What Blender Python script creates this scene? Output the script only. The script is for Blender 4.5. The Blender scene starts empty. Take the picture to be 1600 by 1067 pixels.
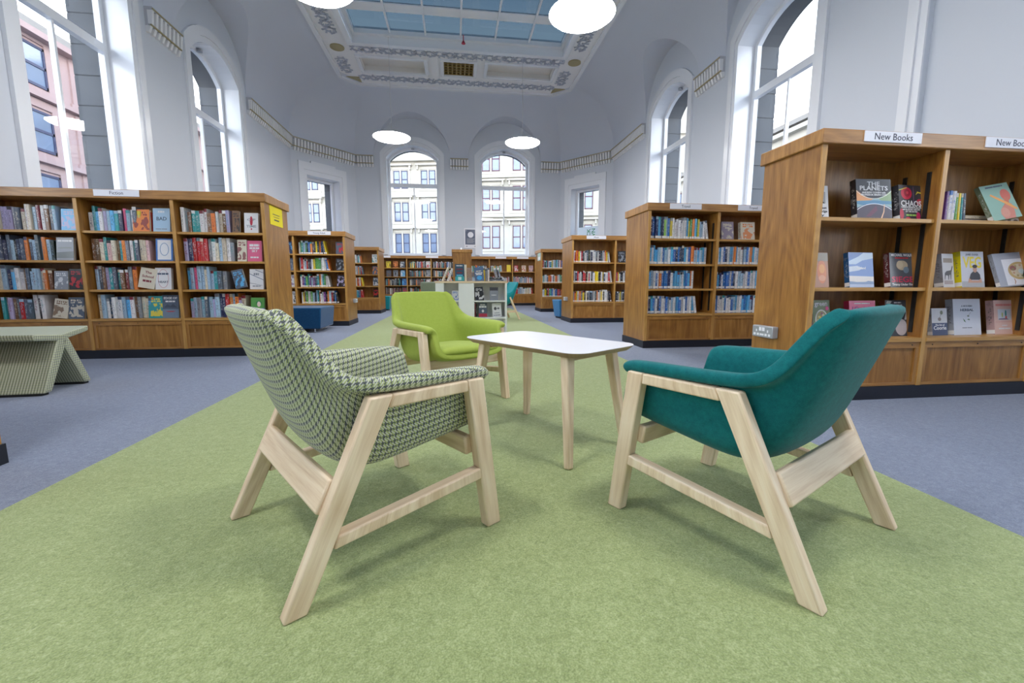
import bpy, bmesh, math, random
from mathutils import Vector, Matrix
R = math.radians
random.seed(7)
scene = bpy.context.scene
COL = scene.collection

# ------------------------------------------------------------------ camera
cam_d = bpy.data.cameras.new('camera')
cam_d.sensor_width = 36.0
cam_d.lens = 36.0 * 672.0 / 1600.0
cam_d.clip_start = 0.02
cam_d.clip_end = 400
cam = bpy.data.objects.new('camera', cam_d)
COL.objects.link(cam)
cam.location = (0, 0, 0.75)
cam.rotation_euler = (R(90 - 7.67), 0, R(-7.4776))
scene.camera = cam

# ------------------------------------------------------------------ exposure, sky
vs = scene.view_settings
vs.view_transform = 'Standard'
vs.look = 'None'
vs.exposure = 1.62
vs.gamma = 1.0
vs.use_curve_mapping = False

world = bpy.data.worlds.new('sky')
scene.world = world
world.use_nodes = True
wn = world.node_tree
wn.nodes.clear()
w_out = wn.nodes.new('ShaderNodeOutputWorld')
w_bg = wn.nodes.new('ShaderNodeBackground')
w_tc = wn.nodes.new('ShaderNodeTexCoord')
w_sep = wn.nodes.new('ShaderNodeSeparateXYZ')
w_rmp = wn.nodes.new('ShaderNodeValToRGB')
wn.links.new(w_tc.outputs['Generated'], w_sep.inputs[0])
wn.links.new(w_sep.outputs['Z'], w_rmp.inputs[0])
wn.links.new(w_rmp.outputs[0], w_bg.inputs[0])
wn.links.new(w_bg.outputs[0], w_out.inputs[0])
SKY_STRENGTH = 2.3
w_bg.inputs[1].default_value = SKY_STRENGTH
e = w_rmp.color_ramp.elements
e[0].position = 0.0; e[0].color = (0.95, 0.97, 1.0, 1)
e[1].position = 1.0; e[1].color = (0.10, 0.19, 0.34, 1)
m_ = w_rmp.color_ramp.elements.new(0.40); m_.color = (0.88, 0.94, 1.0, 1)
m_ = w_rmp.color_ramp.elements.new(0.58); m_.color = (0.16, 0.29, 0.47, 1)

LAMP_STRENGTH = 13.0

# ------------------------------------------------------------------ node helpers
def new_mat(name):
    m = bpy.data.materials.new(name)
    m.use_nodes = True
    nt = m.node_tree
    b = nt.nodes.get('Principled BSDF')
    return m, nt, b

def node(nt, t, **kw):
    n = nt.nodes.new(t)
    for k, v in kw.items():
        if k.startswith('in_'):
            key = k[3:]
            key = int(key) if key.isdigit() else key.replace('_', ' ')
            n.inputs[key].default_value = v
        else:
            setattr(n, k, v)
    return n

def math_n(nt, op, a, b=None, c=None):
    n = nt.nodes.new('ShaderNodeMath'); n.operation = op
    for i, x in enumerate((a, b, c)):
        if x is None: continue
        if isinstance(x, (int, float)): n.inputs[i].default_value = x
        else: nt.links.new(x, n.inputs[i])
    return n.outputs[0]

def mix_n(nt, fac, a, b, blend='MIX'):
    n = nt.nodes.new('ShaderNodeMix'); n.data_type = 'RGBA'; n.blend_type = blend
    for sock, x in ((n.inputs[0], fac), (n.inputs[6], a), (n.inputs[7], b)):
        if isinstance(x, (int, float)): sock.default_value = x
        elif isinstance(x, (tuple, list)): sock.default_value = tuple(x) + ((1,) if len(x) == 3 else ())
        else: nt.links.new(x, sock)
    return n.outputs[2]

def ramp_n(nt, fac, stops):
    n = nt.nodes.new('ShaderNodeValToRGB')
    nt.links.new(fac, n.inputs[0])
    cr = n.color_ramp
    while len(cr.elements) < len(stops): cr.elements.new(0.5)
    for el, (p, c) in zip(cr.elements, stops):
        el.position = p; el.color = tuple(c) + (1,)
    return n.outputs[0]

def bump(nt, b, height, strength=0.3, dist=0.01):
    n = nt.nodes.new('ShaderNodeBump')
    n.inputs['Strength'].default_value = strength
    n.inputs['Distance'].default_value = dist
    nt.links.new(height, n.inputs['Height'])
    nt.links.new(n.outputs[0], b.inputs['Normal'])

def plain(name, col, rough=0.5, metal=0.0, spec=0.5, noise=0.04, scale=8.0, coat=0.0, sheen=0.0):
    m, nt, b = new_mat(name)
    b.inputs['Roughness'].default_value = rough
    b.inputs['Metallic'].default_value = metal
    b.inputs['Specular IOR Level'].default_value = spec
    b.inputs['Coat Weight'].default_value = coat
    b.inputs['Coat Roughness'].default_value = 0.08
    b.inputs['Sheen Weight'].default_value = sheen
    tc = node(nt, 'ShaderNodeTexCoord')
    nz = node(nt, 'ShaderNodeTexNoise', in_Scale=scale, in_Detail=3.0)
    nt.links.new(tc.outputs['Object'], nz.inputs['Vector'])
    lo = tuple(max(0, c * (1 - noise)) for c in col); hi = tuple(min(1, c * (1 + noise)) for c in col)
    nt.links.new(mix_n(nt, nz.outputs[0], lo, hi), b.inputs['Base Color'])
    return m

def wood(name, dark, mid, light, fu=22.0, fv=1.3, rough=0.4, coat=0.15, contrast=1.0, figure=0.5):
    """grain runs along V of the UV map (metres)"""
    m, nt, b = new_mat(name)
    uv = node(nt, 'ShaderNodeUVMap')
    oi = node(nt, 'ShaderNodeObjectInfo')
    off = nt.nodes.new('ShaderNodeVectorMath'); off.operation = 'MULTIPLY_ADD'
    cmb = nt.nodes.new('ShaderNodeCombineXYZ')
    for i in range(3): nt.links.new(oi.outputs['Random'], cmb.inputs[i])
    nt.links.new(cmb.outputs[0], off.inputs[0]); off.inputs[1].default_value = (13.1, 7.7, 5.3)
    nt.links.new(uv.outputs[0], off.inputs[2])
    mp = node(nt, 'ShaderNodeMapping'); nt.links.new(off.outputs[0], mp.inputs[0]); mp.inputs['Scale'].default_value = (fu, fv, 1)
    n1 = node(nt, 'ShaderNodeTexNoise', in_Scale=2.0, in_Detail=5.0, in_Roughness=0.6, in_Distortion=0.4)
    nt.links.new(mp.outputs[0], n1.inputs['Vector'])
    mp2 = node(nt, 'ShaderNodeMapping'); nt.links.new(off.outputs[0], mp2.inputs[0]); mp2.inputs['Scale'].default_value = (fu * 6, fv * 5, 1)
    n2 = node(nt, 'ShaderNodeTexNoise', in_Scale=2.0, in_Detail=2.0)
    nt.links.new(mp2.outputs[0], n2.inputs['Vector'])
    # cathedral figure
    mp3 = node(nt, 'ShaderNodeMapping'); nt.links.new(off.outputs[0], mp3.inputs[0]); mp3.inputs['Scale'].default_value = (fu * 0.12, fv * 0.55, 1)
    n3 = node(nt, 'ShaderNodeTexNoise', in_Scale=1.6, in_Detail=1.0)
    nt.links.new(mp3.outputs[0], n3.inputs['Vector'])
    rings = math_n(nt, 'PINGPONG', math_n(nt, 'MULTIPLY', n3.outputs[0], 26.0), 1.0)
    f = math_n(nt, 'ADD', math_n(nt, 'MULTIPLY', n1.outputs[0], 1 - figure * 0.5), math_n(nt, 'MULTIPLY', rings, figure * 0.25))
    f = math_n(nt, 'ADD', f, math_n(nt, 'MULTIPLY_ADD', n2.outputs[0], 0.25, -0.12))
    f = math_n(nt, 'ADD', f, math_n(nt, 'MULTIPLY_ADD', oi.outputs['Random'], 0.10, -0.05))
    c = ramp_n(nt, f, [(0.5 - 0.28 / contrast, dark), (0.5, mid), (0.5 + 0.25 / contrast, light)])
    nt.links.new(c, b.inputs['Base Color'])
    b.inputs['Roughness'].default_value = rough
    b.inputs['Coat Weight'].default_value = coat
    b.inputs['Coat Roughness'].default_value = 0.2
    bump(nt, b, f, 0.06, 0.004)
    return m

def carpet(name, base, light, dark, scale=260.0):
    m, nt, b = new_mat(name)
    tc = node(nt, 'ShaderNodeTexCoord')
    n1 = node(nt, 'ShaderNodeTexNoise', in_Scale=scale, in_Detail=3.0, in_Roughness=0.7)
    n2 = node(nt, 'ShaderNodeTexNoise', in_Scale=46.0, in_Detail=4.0, in_Roughness=0.75, in_Distortion=1.2)
    n3 = node(nt, 'ShaderNodeTexNoise', in_Scale=1.3, in_Detail=3.0)
    v = node(nt, 'ShaderNodeTexVoronoi', in_Scale=scale * 0.55)
    for n in (n1, n2, n3, v): nt.links.new(tc.outputs['Object'], n.inputs['Vector'])
    f = math_n(nt, 'ADD', math_n(nt, 'MULTIPLY', n1.outputs[0], 0.55), math_n(nt, 'MULTIPLY', n2.outputs[0], 0.45))
    c = ramp_n(nt, f, [(0.34, dark), (0.5, base), (0.66, light)])
    c = mix_n(nt, math_n(nt, 'MULTIPLY', n3.outputs[0], 0.22), c, tuple(x * 0.82 for x in base))
    nt.links.new(c, b.inputs['Base Color'])
    b.inputs['Roughness'].default_value = 0.95
    b.inputs['Specular IOR Level'].default_value = 0.15
    b.inputs['Sheen Weight'].default_value = 0.25
    h = math_n(nt, 'ADD', f, math_n(nt, 'MULTIPLY', v.outputs[0], 0.5))
    bump(nt, b, h, 0.55, 0.006)
    return m

def felt(name, base, dark, sheen=0.35):
    m, nt, b = new_mat(name)
    tc = node(nt, 'ShaderNodeTexCoord')
    n1 = node(nt, 'ShaderNodeTexNoise', in_Scale=420.0, in_Detail=3.0, in_Roughness=0.7)
    n2 = node(nt, 'ShaderNodeTexNoise', in_Scale=60.0, in_Detail=4.0, in_Roughness=0.7)
    for n in (n1, n2): nt.links.new(tc.outputs['Object'], n.inputs['Vector'])
    f = math_n(nt, 'ADD', math_n(nt, 'MULTIPLY', n1.outputs[0], 0.5), math_n(nt, 'MULTIPLY', n2.outputs[0], 0.5))
    c = ramp_n(nt, f, [(0.3, dark), (0.62, base)])
    nt.links.new(c, b.inputs['Base Color'])
    b.inputs['Roughness'].default_value = 0.92
    b.inputs['Specular IOR Level'].default_value = 0.2
    b.inputs['Sheen Weight'].default_value = sheen
    b.inputs['Sheen Roughness'].default_value = 0.4
    bump(nt, b, f, 0.25, 0.002)
    return m

def houndstooth(name, period=0.0166, rim=False):
    m, nt, b = new_mat(name)
    uv = node(nt, 'ShaderNodeUVMap')
    if rim:      # piped edges: projected from the side, the top or the front according to the way the edge faces
        tc = node(nt, 'ShaderNodeTexCoord'); so = nt.nodes.new('ShaderNodeSeparateXYZ'); nt.links.new(tc.outputs['Object'], so.inputs[0])
        vt = node(nt, 'ShaderNodeVectorTransform', vector_type='NORMAL', convert_from='WORLD', convert_to='OBJECT')
        ge = nt.nodes.new('ShaderNodeNewGeometry'); nt.links.new(ge.outputs['Normal'], vt.inputs[0])
        sn = nt.nodes.new('ShaderNodeSeparateXYZ'); nt.links.new(vt.outputs[0], sn.inputs[0])
        ax, ay, az = [math_n(nt, 'ABSOLUTE', sn.outputs[k]) for k in range(3)]
        side = math_n(nt, 'MULTIPLY', math_n(nt, 'GREATER_THAN', ax, ay), math_n(nt, 'GREATER_THAN', ax, az))
        topf = math_n(nt, 'MULTIPLY', math_n(nt, 'GREATER_THAN', az, ay), math_n(nt, 'SUBTRACT', 1.0, side))
        def lerp_(f, a, b): return math_n(nt, 'ADD', math_n(nt, 'MULTIPLY', a, math_n(nt, 'SUBTRACT', 1.0, f)), math_n(nt, 'MULTIPLY', b, f))
        cmb = nt.nodes.new('ShaderNodeCombineXYZ')
        nt.links.new(lerp_(side, so.outputs[0], so.outputs[1]), cmb.inputs[0])
        nt.links.new(lerp_(topf, so.outputs[2], so.outputs[1]), cmb.inputs[1])
        uv = cmb
    sep = nt.nodes.new('ShaderNodeSeparateXYZ'); nt.links.new(uv.outputs[0], sep.inputs[0])
    t = period / 8.0
    i = math_n(nt, 'FLOOR', math_n(nt, 'DIVIDE', math_n(nt, 'ADD', sep.outputs[0], 10.0), t))
    j = math_n(nt, 'FLOOR', math_n(nt, 'DIVIDE', math_n(nt, 'ADD', sep.outputs[1], 10.0), t))
    wi = math_n(nt, 'LESS_THAN', math_n(nt, 'MODULO', i, 8.0), 2.9)
    wj = math_n(nt, 'LESS_THAN', math_n(nt, 'MODULO', j, 8.0), 2.9)
    tw = math_n(nt, 'LESS_THAN', math_n(nt, 'MODULO', math_n(nt, 'ADD', i, j), 4.0), 2.0)
    dk = (0.055, 0.06, 0.085); cream = (0.68, 0.67, 0.58); green = (0.40, 0.46, 0.15)
    ca = mix_n(nt, wi, cream, dk)
    cb = mix_n(nt, wj, green, dk)
    c = mix_n(nt, tw, ca, cb)
    nz = node(nt, 'ShaderNodeTexNoise', in_Scale=700.0, in_Detail=2.0)
    nt.links.new(uv.outputs[0], nz.inputs['Vector'])
    c = mix_n(nt, math_n(nt, 'MULTIPLY', nz.outputs[0], 0.35), c, (0.33, 0.36, 0.26))
    nt.links.new(c, b.inputs['Base Color'])
    b.inputs['Roughness'].default_value = 0.9
    b.inputs['Specular IOR Level'].default_value = 0.2
    b.inputs['Sheen Weight'].default_value = 0.25
    bump(nt, b, nz.outputs[0], 0.3, 0.002)
    return m

def attr(nt, name):
    n = nt.nodes.new('ShaderNodeAttribute'); n.attribute_name = name
    return n

def spine_material():
    """spine: c1 base colour, c2 lettering colour, par = (random, class label, band)"""
    m, nt, b = new_mat('book_spine')
    c1 = attr(nt, 'c1'); c2 = attr(nt, 'c2'); par = attr(nt, 'par')
    uv = node(nt, 'ShaderNodeUVMap')
    s = nt.nodes.new('ShaderNodeSeparateXYZ'); nt.links.new(uv.outputs[0], s.inputs[0])
    ps = nt.nodes.new('ShaderNodeSeparateXYZ'); nt.links.new(par.outputs['Vector'], ps.inputs[0])
    u, v = s.outputs[0], s.outputs[1]
    cm = nt.nodes.new('ShaderNodeCombineXYZ')
    nt.links.new(math_n(nt, 'MULTIPLY', u, 4.0), cm.inputs[0])
    nt.links.new(math_n(nt, 'MULTIPLY', v, 30.0), cm.inputs[1])
    nt.links.new(math_n(nt, 'MULTIPLY', ps.outputs[0], 97.0), cm.inputs[2])
    nz = node(nt, 'ShaderNodeTexNoise', in_Scale=1.0, in_Detail=2.0)
    nt.links.new(cm.outputs[0], nz.inputs['Vector'])
    def between(x, a, c): return math_n(nt, 'MULTIPLY', math_n(nt, 'GREATER_THAN', x, a), math_n(nt, 'LESS_THAN', x, c))
    txt = math_n(nt, 'MULTIPLY', between(v, 0.30, 0.80), between(u, 0.30, 0.70))
    txt = math_n(nt, 'MULTIPLY', math_n(nt, 'MULTIPLY', txt, math_n(nt, 'GREATER_THAN', nz.outputs[0], 0.55)), 0.75)
    c = mix_n(nt, txt, c1.outputs['Color'], c2.outputs['Color'])
    band = math_n(nt, 'MULTIPLY', math_n(nt, 'GREATER_THAN', v, 0.86), ps.outputs[2])
    c = mix_n(nt, band, c, c2.outputs['Color'])
    # picture wash that varies along the spine
    nw = node(nt, 'ShaderNodeTexNoise', in_Scale=0.25, in_Detail=2.0)
    nt.links.new(cm.outputs[0], nw.inputs['Vector'])
    c = mix_n(nt, math_n(nt, 'MULTIPLY', math_n(nt, 'GREATER_THAN', nw.outputs[0], 0.60), 0.22), c, c2.outputs['Color'])
    lab = math_n(nt, 'MULTIPLY', between(v, 0.03, 0.14), ps.outputs[1])
    c = mix_n(nt, lab, c, (0.85, 0.85, 0.85))
    nt.links.new(c, b.inputs['Base Color'])
    b.inputs['Roughness'].default_value = 0.35
    b.inputs['Coat Weight'].default_value = 0.3
    b.inputs['Coat Roughness'].default_value = 0.15
    return m

def cover_material():
    m, nt, b = new_mat('book_cover')
    c1 = attr(nt, 'c1')
    nt.links.new(c1.outputs['Color'], b.inputs['Base Color'])
    b.inputs['Roughness'].default_value = 0.35
    b.inputs['Coat Weight'].default_value = 0.3
    b.inputs['Coat Roughness'].default_value = 0.15
    return m

def front_material():
    """printed front cover: UV 0..1; c1 ground, c2 picture, par.x random"""
    m, nt, b = new_mat('printed_front_cover')
    c1 = attr(nt, 'c1'); c2 = attr(nt, 'c2'); par = attr(nt, 'par')
    uv = node(nt, 'ShaderNodeUVMap')
    s = nt.nodes.new('ShaderNodeSeparateXYZ'); nt.links.new(uv.outputs[0], s.inputs[0])
    ps = nt.nodes.new('ShaderNodeSeparateXYZ'); nt.links.new(par.outputs['Vector'], ps.inputs[0])
    u, v = s.outputs[0], s.outputs[1]
    def between(x, a, c): return math_n(nt, 'MULTIPLY', math_n(nt, 'GREATER_THAN', x, a), math_n(nt, 'LESS_THAN', x, c))
    cm = nt.nodes.new('ShaderNodeCombineXYZ')
    nt.links.new(u, cm.inputs[0]); nt.links.new(v, cm.inputs[1]); nt.links.new(math_n(nt, 'MULTIPLY', ps.outputs[0], 83.0), cm.inputs[2])
    n1 = node(nt, 'ShaderNodeTexNoise', in_Scale=3.2, in_Detail=3.0)
    nt.links.new(cm.outputs[0], n1.inputs['Vector'])
    pic = math_n(nt, 'MULTIPLY', between(v, 0.08, 0.66), math_n(nt, 'GREATER_THAN', n1.outputs[0], 0.52))
    c = mix_n(nt, math_n(nt, 'MULTIPLY', pic, 0.85), c1.outputs['Color'], c2.outputs['Color'])
    # two rows of title lettering
    cm2 = nt.nodes.new('ShaderNodeCombineXYZ')
    nt.links.new(math_n(nt, 'MULTIPLY', u, 16.0), cm2.inputs[0]); nt.links.new(math_n(nt, 'MULTIPLY', v, 8.0), cm2.inputs[1]); nt.links.new(ps.outputs[0], cm2.inputs[2])
    n2 = node(nt, 'ShaderNodeTexNoise', in_Scale=1.0, in_Detail=1.0)
    nt.links.new(cm2.outputs[0], n2.inputs['Vector'])
    rows = math_n(nt, 'ADD', between(v, 0.72, 0.79), between(v, 0.82, 0.90))
    t = math_n(nt, 'MULTIPLY', math_n(nt, 'MULTIPLY', rows, between(u, 0.14, 0.86)), math_n(nt, 'GREATER_THAN', n2.outputs[0], 0.47))
    c = mix_n(nt, t, c, c2.outputs['Color'])
    nt.links.new(c, b.inputs['Base Color'])
    b.inputs['Roughness'].default_value = 0.3
    b.inputs['Coat Weight'].default_value = 0.4
    b.inputs['Coat Roughness'].default_value = 0.12
    return m

def stone(name, a, c, scale=1.2):
    m, nt, b = new_mat(name)
    tc = node(nt, 'ShaderNodeTexCoord')
    n1 = node(nt, 'ShaderNodeTexNoise', in_Scale=scale, in_Detail=6.0, in_Roughness=0.65)
    nt.links.new(tc.outputs['Object'], n1.inputs['Vector'])
    nt.links.new(mix_n(nt, n1.outputs[0], a, c), b.inputs['Base Color'])
    b.inputs['Roughness'].default_value = 0.9
    bump(nt, b, n1.outputs[0], 0.2, 0.02)
    return m

def glass_mat(name, tint=(0.97, 0.985, 1.0), refl=0.08, rough=0.0):
    m = bpy.data.materials.new(name); m.use_nodes = True
    nt = m.node_tree; nt.nodes.clear()
    o = nt.nodes.new('ShaderNodeOutputMaterial')
    tr = node(nt, 'ShaderNodeBsdfTransparent'); tr.inputs[0].default_value = tuple(tint) + (1,)
    gl = node(nt, 'ShaderNodeBsdfGlossy'); gl.inputs['Roughness'].default_value = rough
    lw = node(nt, 'ShaderNodeLayerWeight', in_Blend=0.5)
    fac = math_n(nt, 'MULTIPLY_ADD', math_n(nt, 'POWER', lw.outputs['Facing'], 4.0), 0.45, 0.03 + refl * 0.3)
    mx = nt.nodes.new('ShaderNodeMixShader')
    nt.links.new(fac, mx.inputs[0])
    nt.links.new(tr.outputs[0], mx.inputs[1]); nt.links.new(gl.outputs[0], mx.inputs[2])
    nt.links.new(mx.outputs[0], o.inputs[0])
    return m

def emit(name, col, s):
    m = bpy.data.materials.new(name); m.use_nodes = True
    nt = m.node_tree; nt.nodes.clear()
    o = nt.nodes.new('ShaderNodeOutputMaterial')
    em = nt.nodes.new('ShaderNodeEmission'); em.inputs[0].default_value = tuple(col) + (1,); em.inputs[1].default_value = s
    nt.links.new(em.outputs[0], o.inputs[0])
    return m

M = {}
M['wall'] = plain('wall_paint_pale_grey_blue', (0.655, 0.69, 0.76), 0.75, noise=0.015, scale=1.5)
M['ceiling'] = plain('ceiling_paint_grey_blue', (0.65, 0.685, 0.775), 0.8, noise=0.02, scale=1.2)
M['white'] = plain('white_gloss_paint', (0.86, 0.88, 0.93), 0.22, noise=0.01, coat=0.3)
M['plaster'] = plain('white_plaster', (0.88, 0.88, 0.90), 0.6, noise=0.02)
M['cream'] = plain('cream_plaster_panel', (0.76, 0.74, 0.72), 0.7, noise=0.02)
M['gold'] = plain('gilded_paint', (0.42, 0.36, 0.20), 0.5, metal=0.2)
M['brass'] = plain('brass_grille', (0.36, 0.25, 0.08), 0.4, metal=0.5)
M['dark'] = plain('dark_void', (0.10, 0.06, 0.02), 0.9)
M['blue_carpet'] = carpet('blue_grey_carpet', (0.20, 0.232, 0.32), (0.34, 0.385, 0.49), (0.11, 0.13, 0.20))
M['green_carpet'] = carpet('green_carpet', (0.325, 0.385, 0.155), (0.52, 0.58, 0.295), (0.175, 0.225, 0.08))
M['oak'] = wood('bookcase_veneer', (0.20, 0.078, 0.014), (0.37, 0.168, 0.034), (0.53, 0.275, 0.07), fu=14, fv=0.9, rough=0.38, coat=0.2)
M['oak_edge'] = wood('bookcase_lipping', (0.36, 0.17, 0.036), (0.55, 0.295, 0.08), (0.70, 0.42, 0.145), fu=20, fv=1.2, rough=0.4)
M['oak_mid'] = wood('bookcase_top_veneer', (0.24, 0.10, 0.022), (0.42, 0.20, 0.05), (0.57, 0.31, 0.095), fu=16, fv=1.0, rough=0.38, coat=0.2)
M['ash'] = wood('pale_ash', (0.66, 0.46, 0.28), (0.87, 0.69, 0.49), (0.93, 0.80, 0.63), fu=24, fv=1.1, rough=0.5, coat=0.05, contrast=0.9, figure=0.7)
M['ply'] = wood('ply_edge', (0.30, 0.19, 0.12), (0.42, 0.29, 0.19), (0.55, 0.40, 0.28), rough=0.6, coat=0)
M['black'] = plain('black_plinth', (0.012, 0.014, 0.022), 0.45)
M['track'] = plain('black_steel_track', (0.01, 0.01, 0.01), 0.5)
M['laminate'] = plain('white_laminate', (0.86, 0.86, 0.90), 0.28, noise=0.01)
M['unit'] = plain('white_melamine', (0.90, 0.91, 0.91), 0.35, noise=0.01)
M['lime'] = felt('lime_felt', (0.41, 0.50, 0.095), (0.345, 0.435, 0.07), 0.15)
M['teal'] = felt('teal_felt', (0.008, 0.165, 0.170), (0.003, 0.088, 0.096), 0.15)
M['navy'] = felt('blue_velvet', (0.012, 0.085, 0.20), (0.004, 0.045, 0.13), 0.4)
M['aqua'] = felt('aqua_fabric', (0.02, 0.32, 0.36), (0.01, 0.22, 0.27), 0.3)
M['sky_fabric'] = felt('sky_blue_vinyl', (0.07, 0.26, 0.52), (0.05, 0.19, 0.42), 0.2)
M['sage'] = felt('sage_fabric', (0.27, 0.31, 0.25), (0.20, 0.24, 0.19), 0.2)
M['hound'] = houndstooth('houndstooth_wool')
M['hound_rim'] = houndstooth('houndstooth_wool_edge', rim=True)
M['chrome'] = plain('chrome', (0.7, 0.7, 0.72), 0.15, metal=1.0)
M['paper'] = plain('page_edges', (0.72, 0.67, 0.58), 0.9, noise=0.1, scale=90)
M['label'] = plain('white_sign_card', (0.84, 0.84, 0.90), 0.5, noise=0.01)
M['ink'] = plain('dark_ink', (0.05, 0.05, 0.08), 0.6)
M['socket'] = plain('grey_metal_socket', (0.38, 0.40, 0.44), 0.35, metal=0.3)
M['yellow'] = plain('yellow_paper', (0.88, 0.72, 0.01), 0.6)
M['spine'] = spine_material()
M['cover'] = cover_material()
M['front'] = front_material()
M['glass'] = glass_mat('window_glass')
M['roof_glass'] = glass_mat('skylight_glass', (0.030, 0.043, 0.052), 0.05, 0.05)
M['clear'] = glass_mat('clear_acrylic', (0.93, 0.95, 0.97), 0.3)
M['reveal_stone'] = stone('weathered_stone', (0.085, 0.09, 0.10), (0.14, 0.145, 0.15), 2.0)
M['cream_stone'] = stone('cream_sandstone', (0.40, 0.37, 0.30), (0.62, 0.58, 0.51), 0.5)
M['pink_stone'] = stone('pink_sandstone', (0.36, 0.24, 0.22), (0.50, 0.36, 0.34), 0.8)
M['sash'] = plain('dark_red_sash_paint', (0.10, 0.03, 0.05), 0.5)
M['sash_navy'] = plain('navy_sash_paint', (0.04, 0.045, 0.10), 0.5)
M['far_glass'] = plain('distant_window_glass', (0.16, 0.21, 0.30), 0.08, spec=0.9, noise=0.35, scale=1.2)
M['slate'] = plain('weathered_roof', (0.30, 0.27, 0.24), 0.8)
M['asphalt'] = plain('street_asphalt', (0.16, 0.16, 0.17), 0.9)
M['lamp'] = emit('lit_lamp_diffuser', (1.0, 0.985, 0.97), LAMP_STRENGTH)
M['red'] = plain('red_enamel', (0.45, 0.02, 0.05), 0.4)
M['cord'] = plain('pale_lamp_cord', (0.6, 0.6, 0.62), 0.5)
def frosted(name):
    m = bpy.data.materials.new(name); m.use_nodes = True
    nt = m.node_tree; nt.nodes.clear()
    o = nt.nodes.new('ShaderNodeOutputMaterial')
    t = node(nt, 'ShaderNodeBsdfTranslucent'); t.inputs[0].default_value = (.75, .79, .82, 1)
    d = node(nt, 'ShaderNodeBsdfDiffuse'); d.inputs[0].default_value = (.85, .88, .90, 1)
    mx = nt.nodes.new('ShaderNodeMixShader'); mx.inputs[0].default_value = .5
    nt.links.new(t.outputs[0], mx.inputs[1]); nt.links.new(d.outputs[0], mx.inputs[2]); nt.links.new(mx.outputs[0], o.inputs[0])
    return m
M['frost'] = frosted('frosted_film')
M['green_ink'] = plain('green_ink', (0.05, 0.30, 0.12), 0.6)

_ink = {}
def ink(c, rough=0.35):
    k = tuple(round(x, 3) for x in c)
    if k not in _ink:
        _ink[k] = plain('print_colour_%d' % len(_ink), k, rough, noise=0.05, scale=40, coat=0.3)
    return _ink[k]

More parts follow.
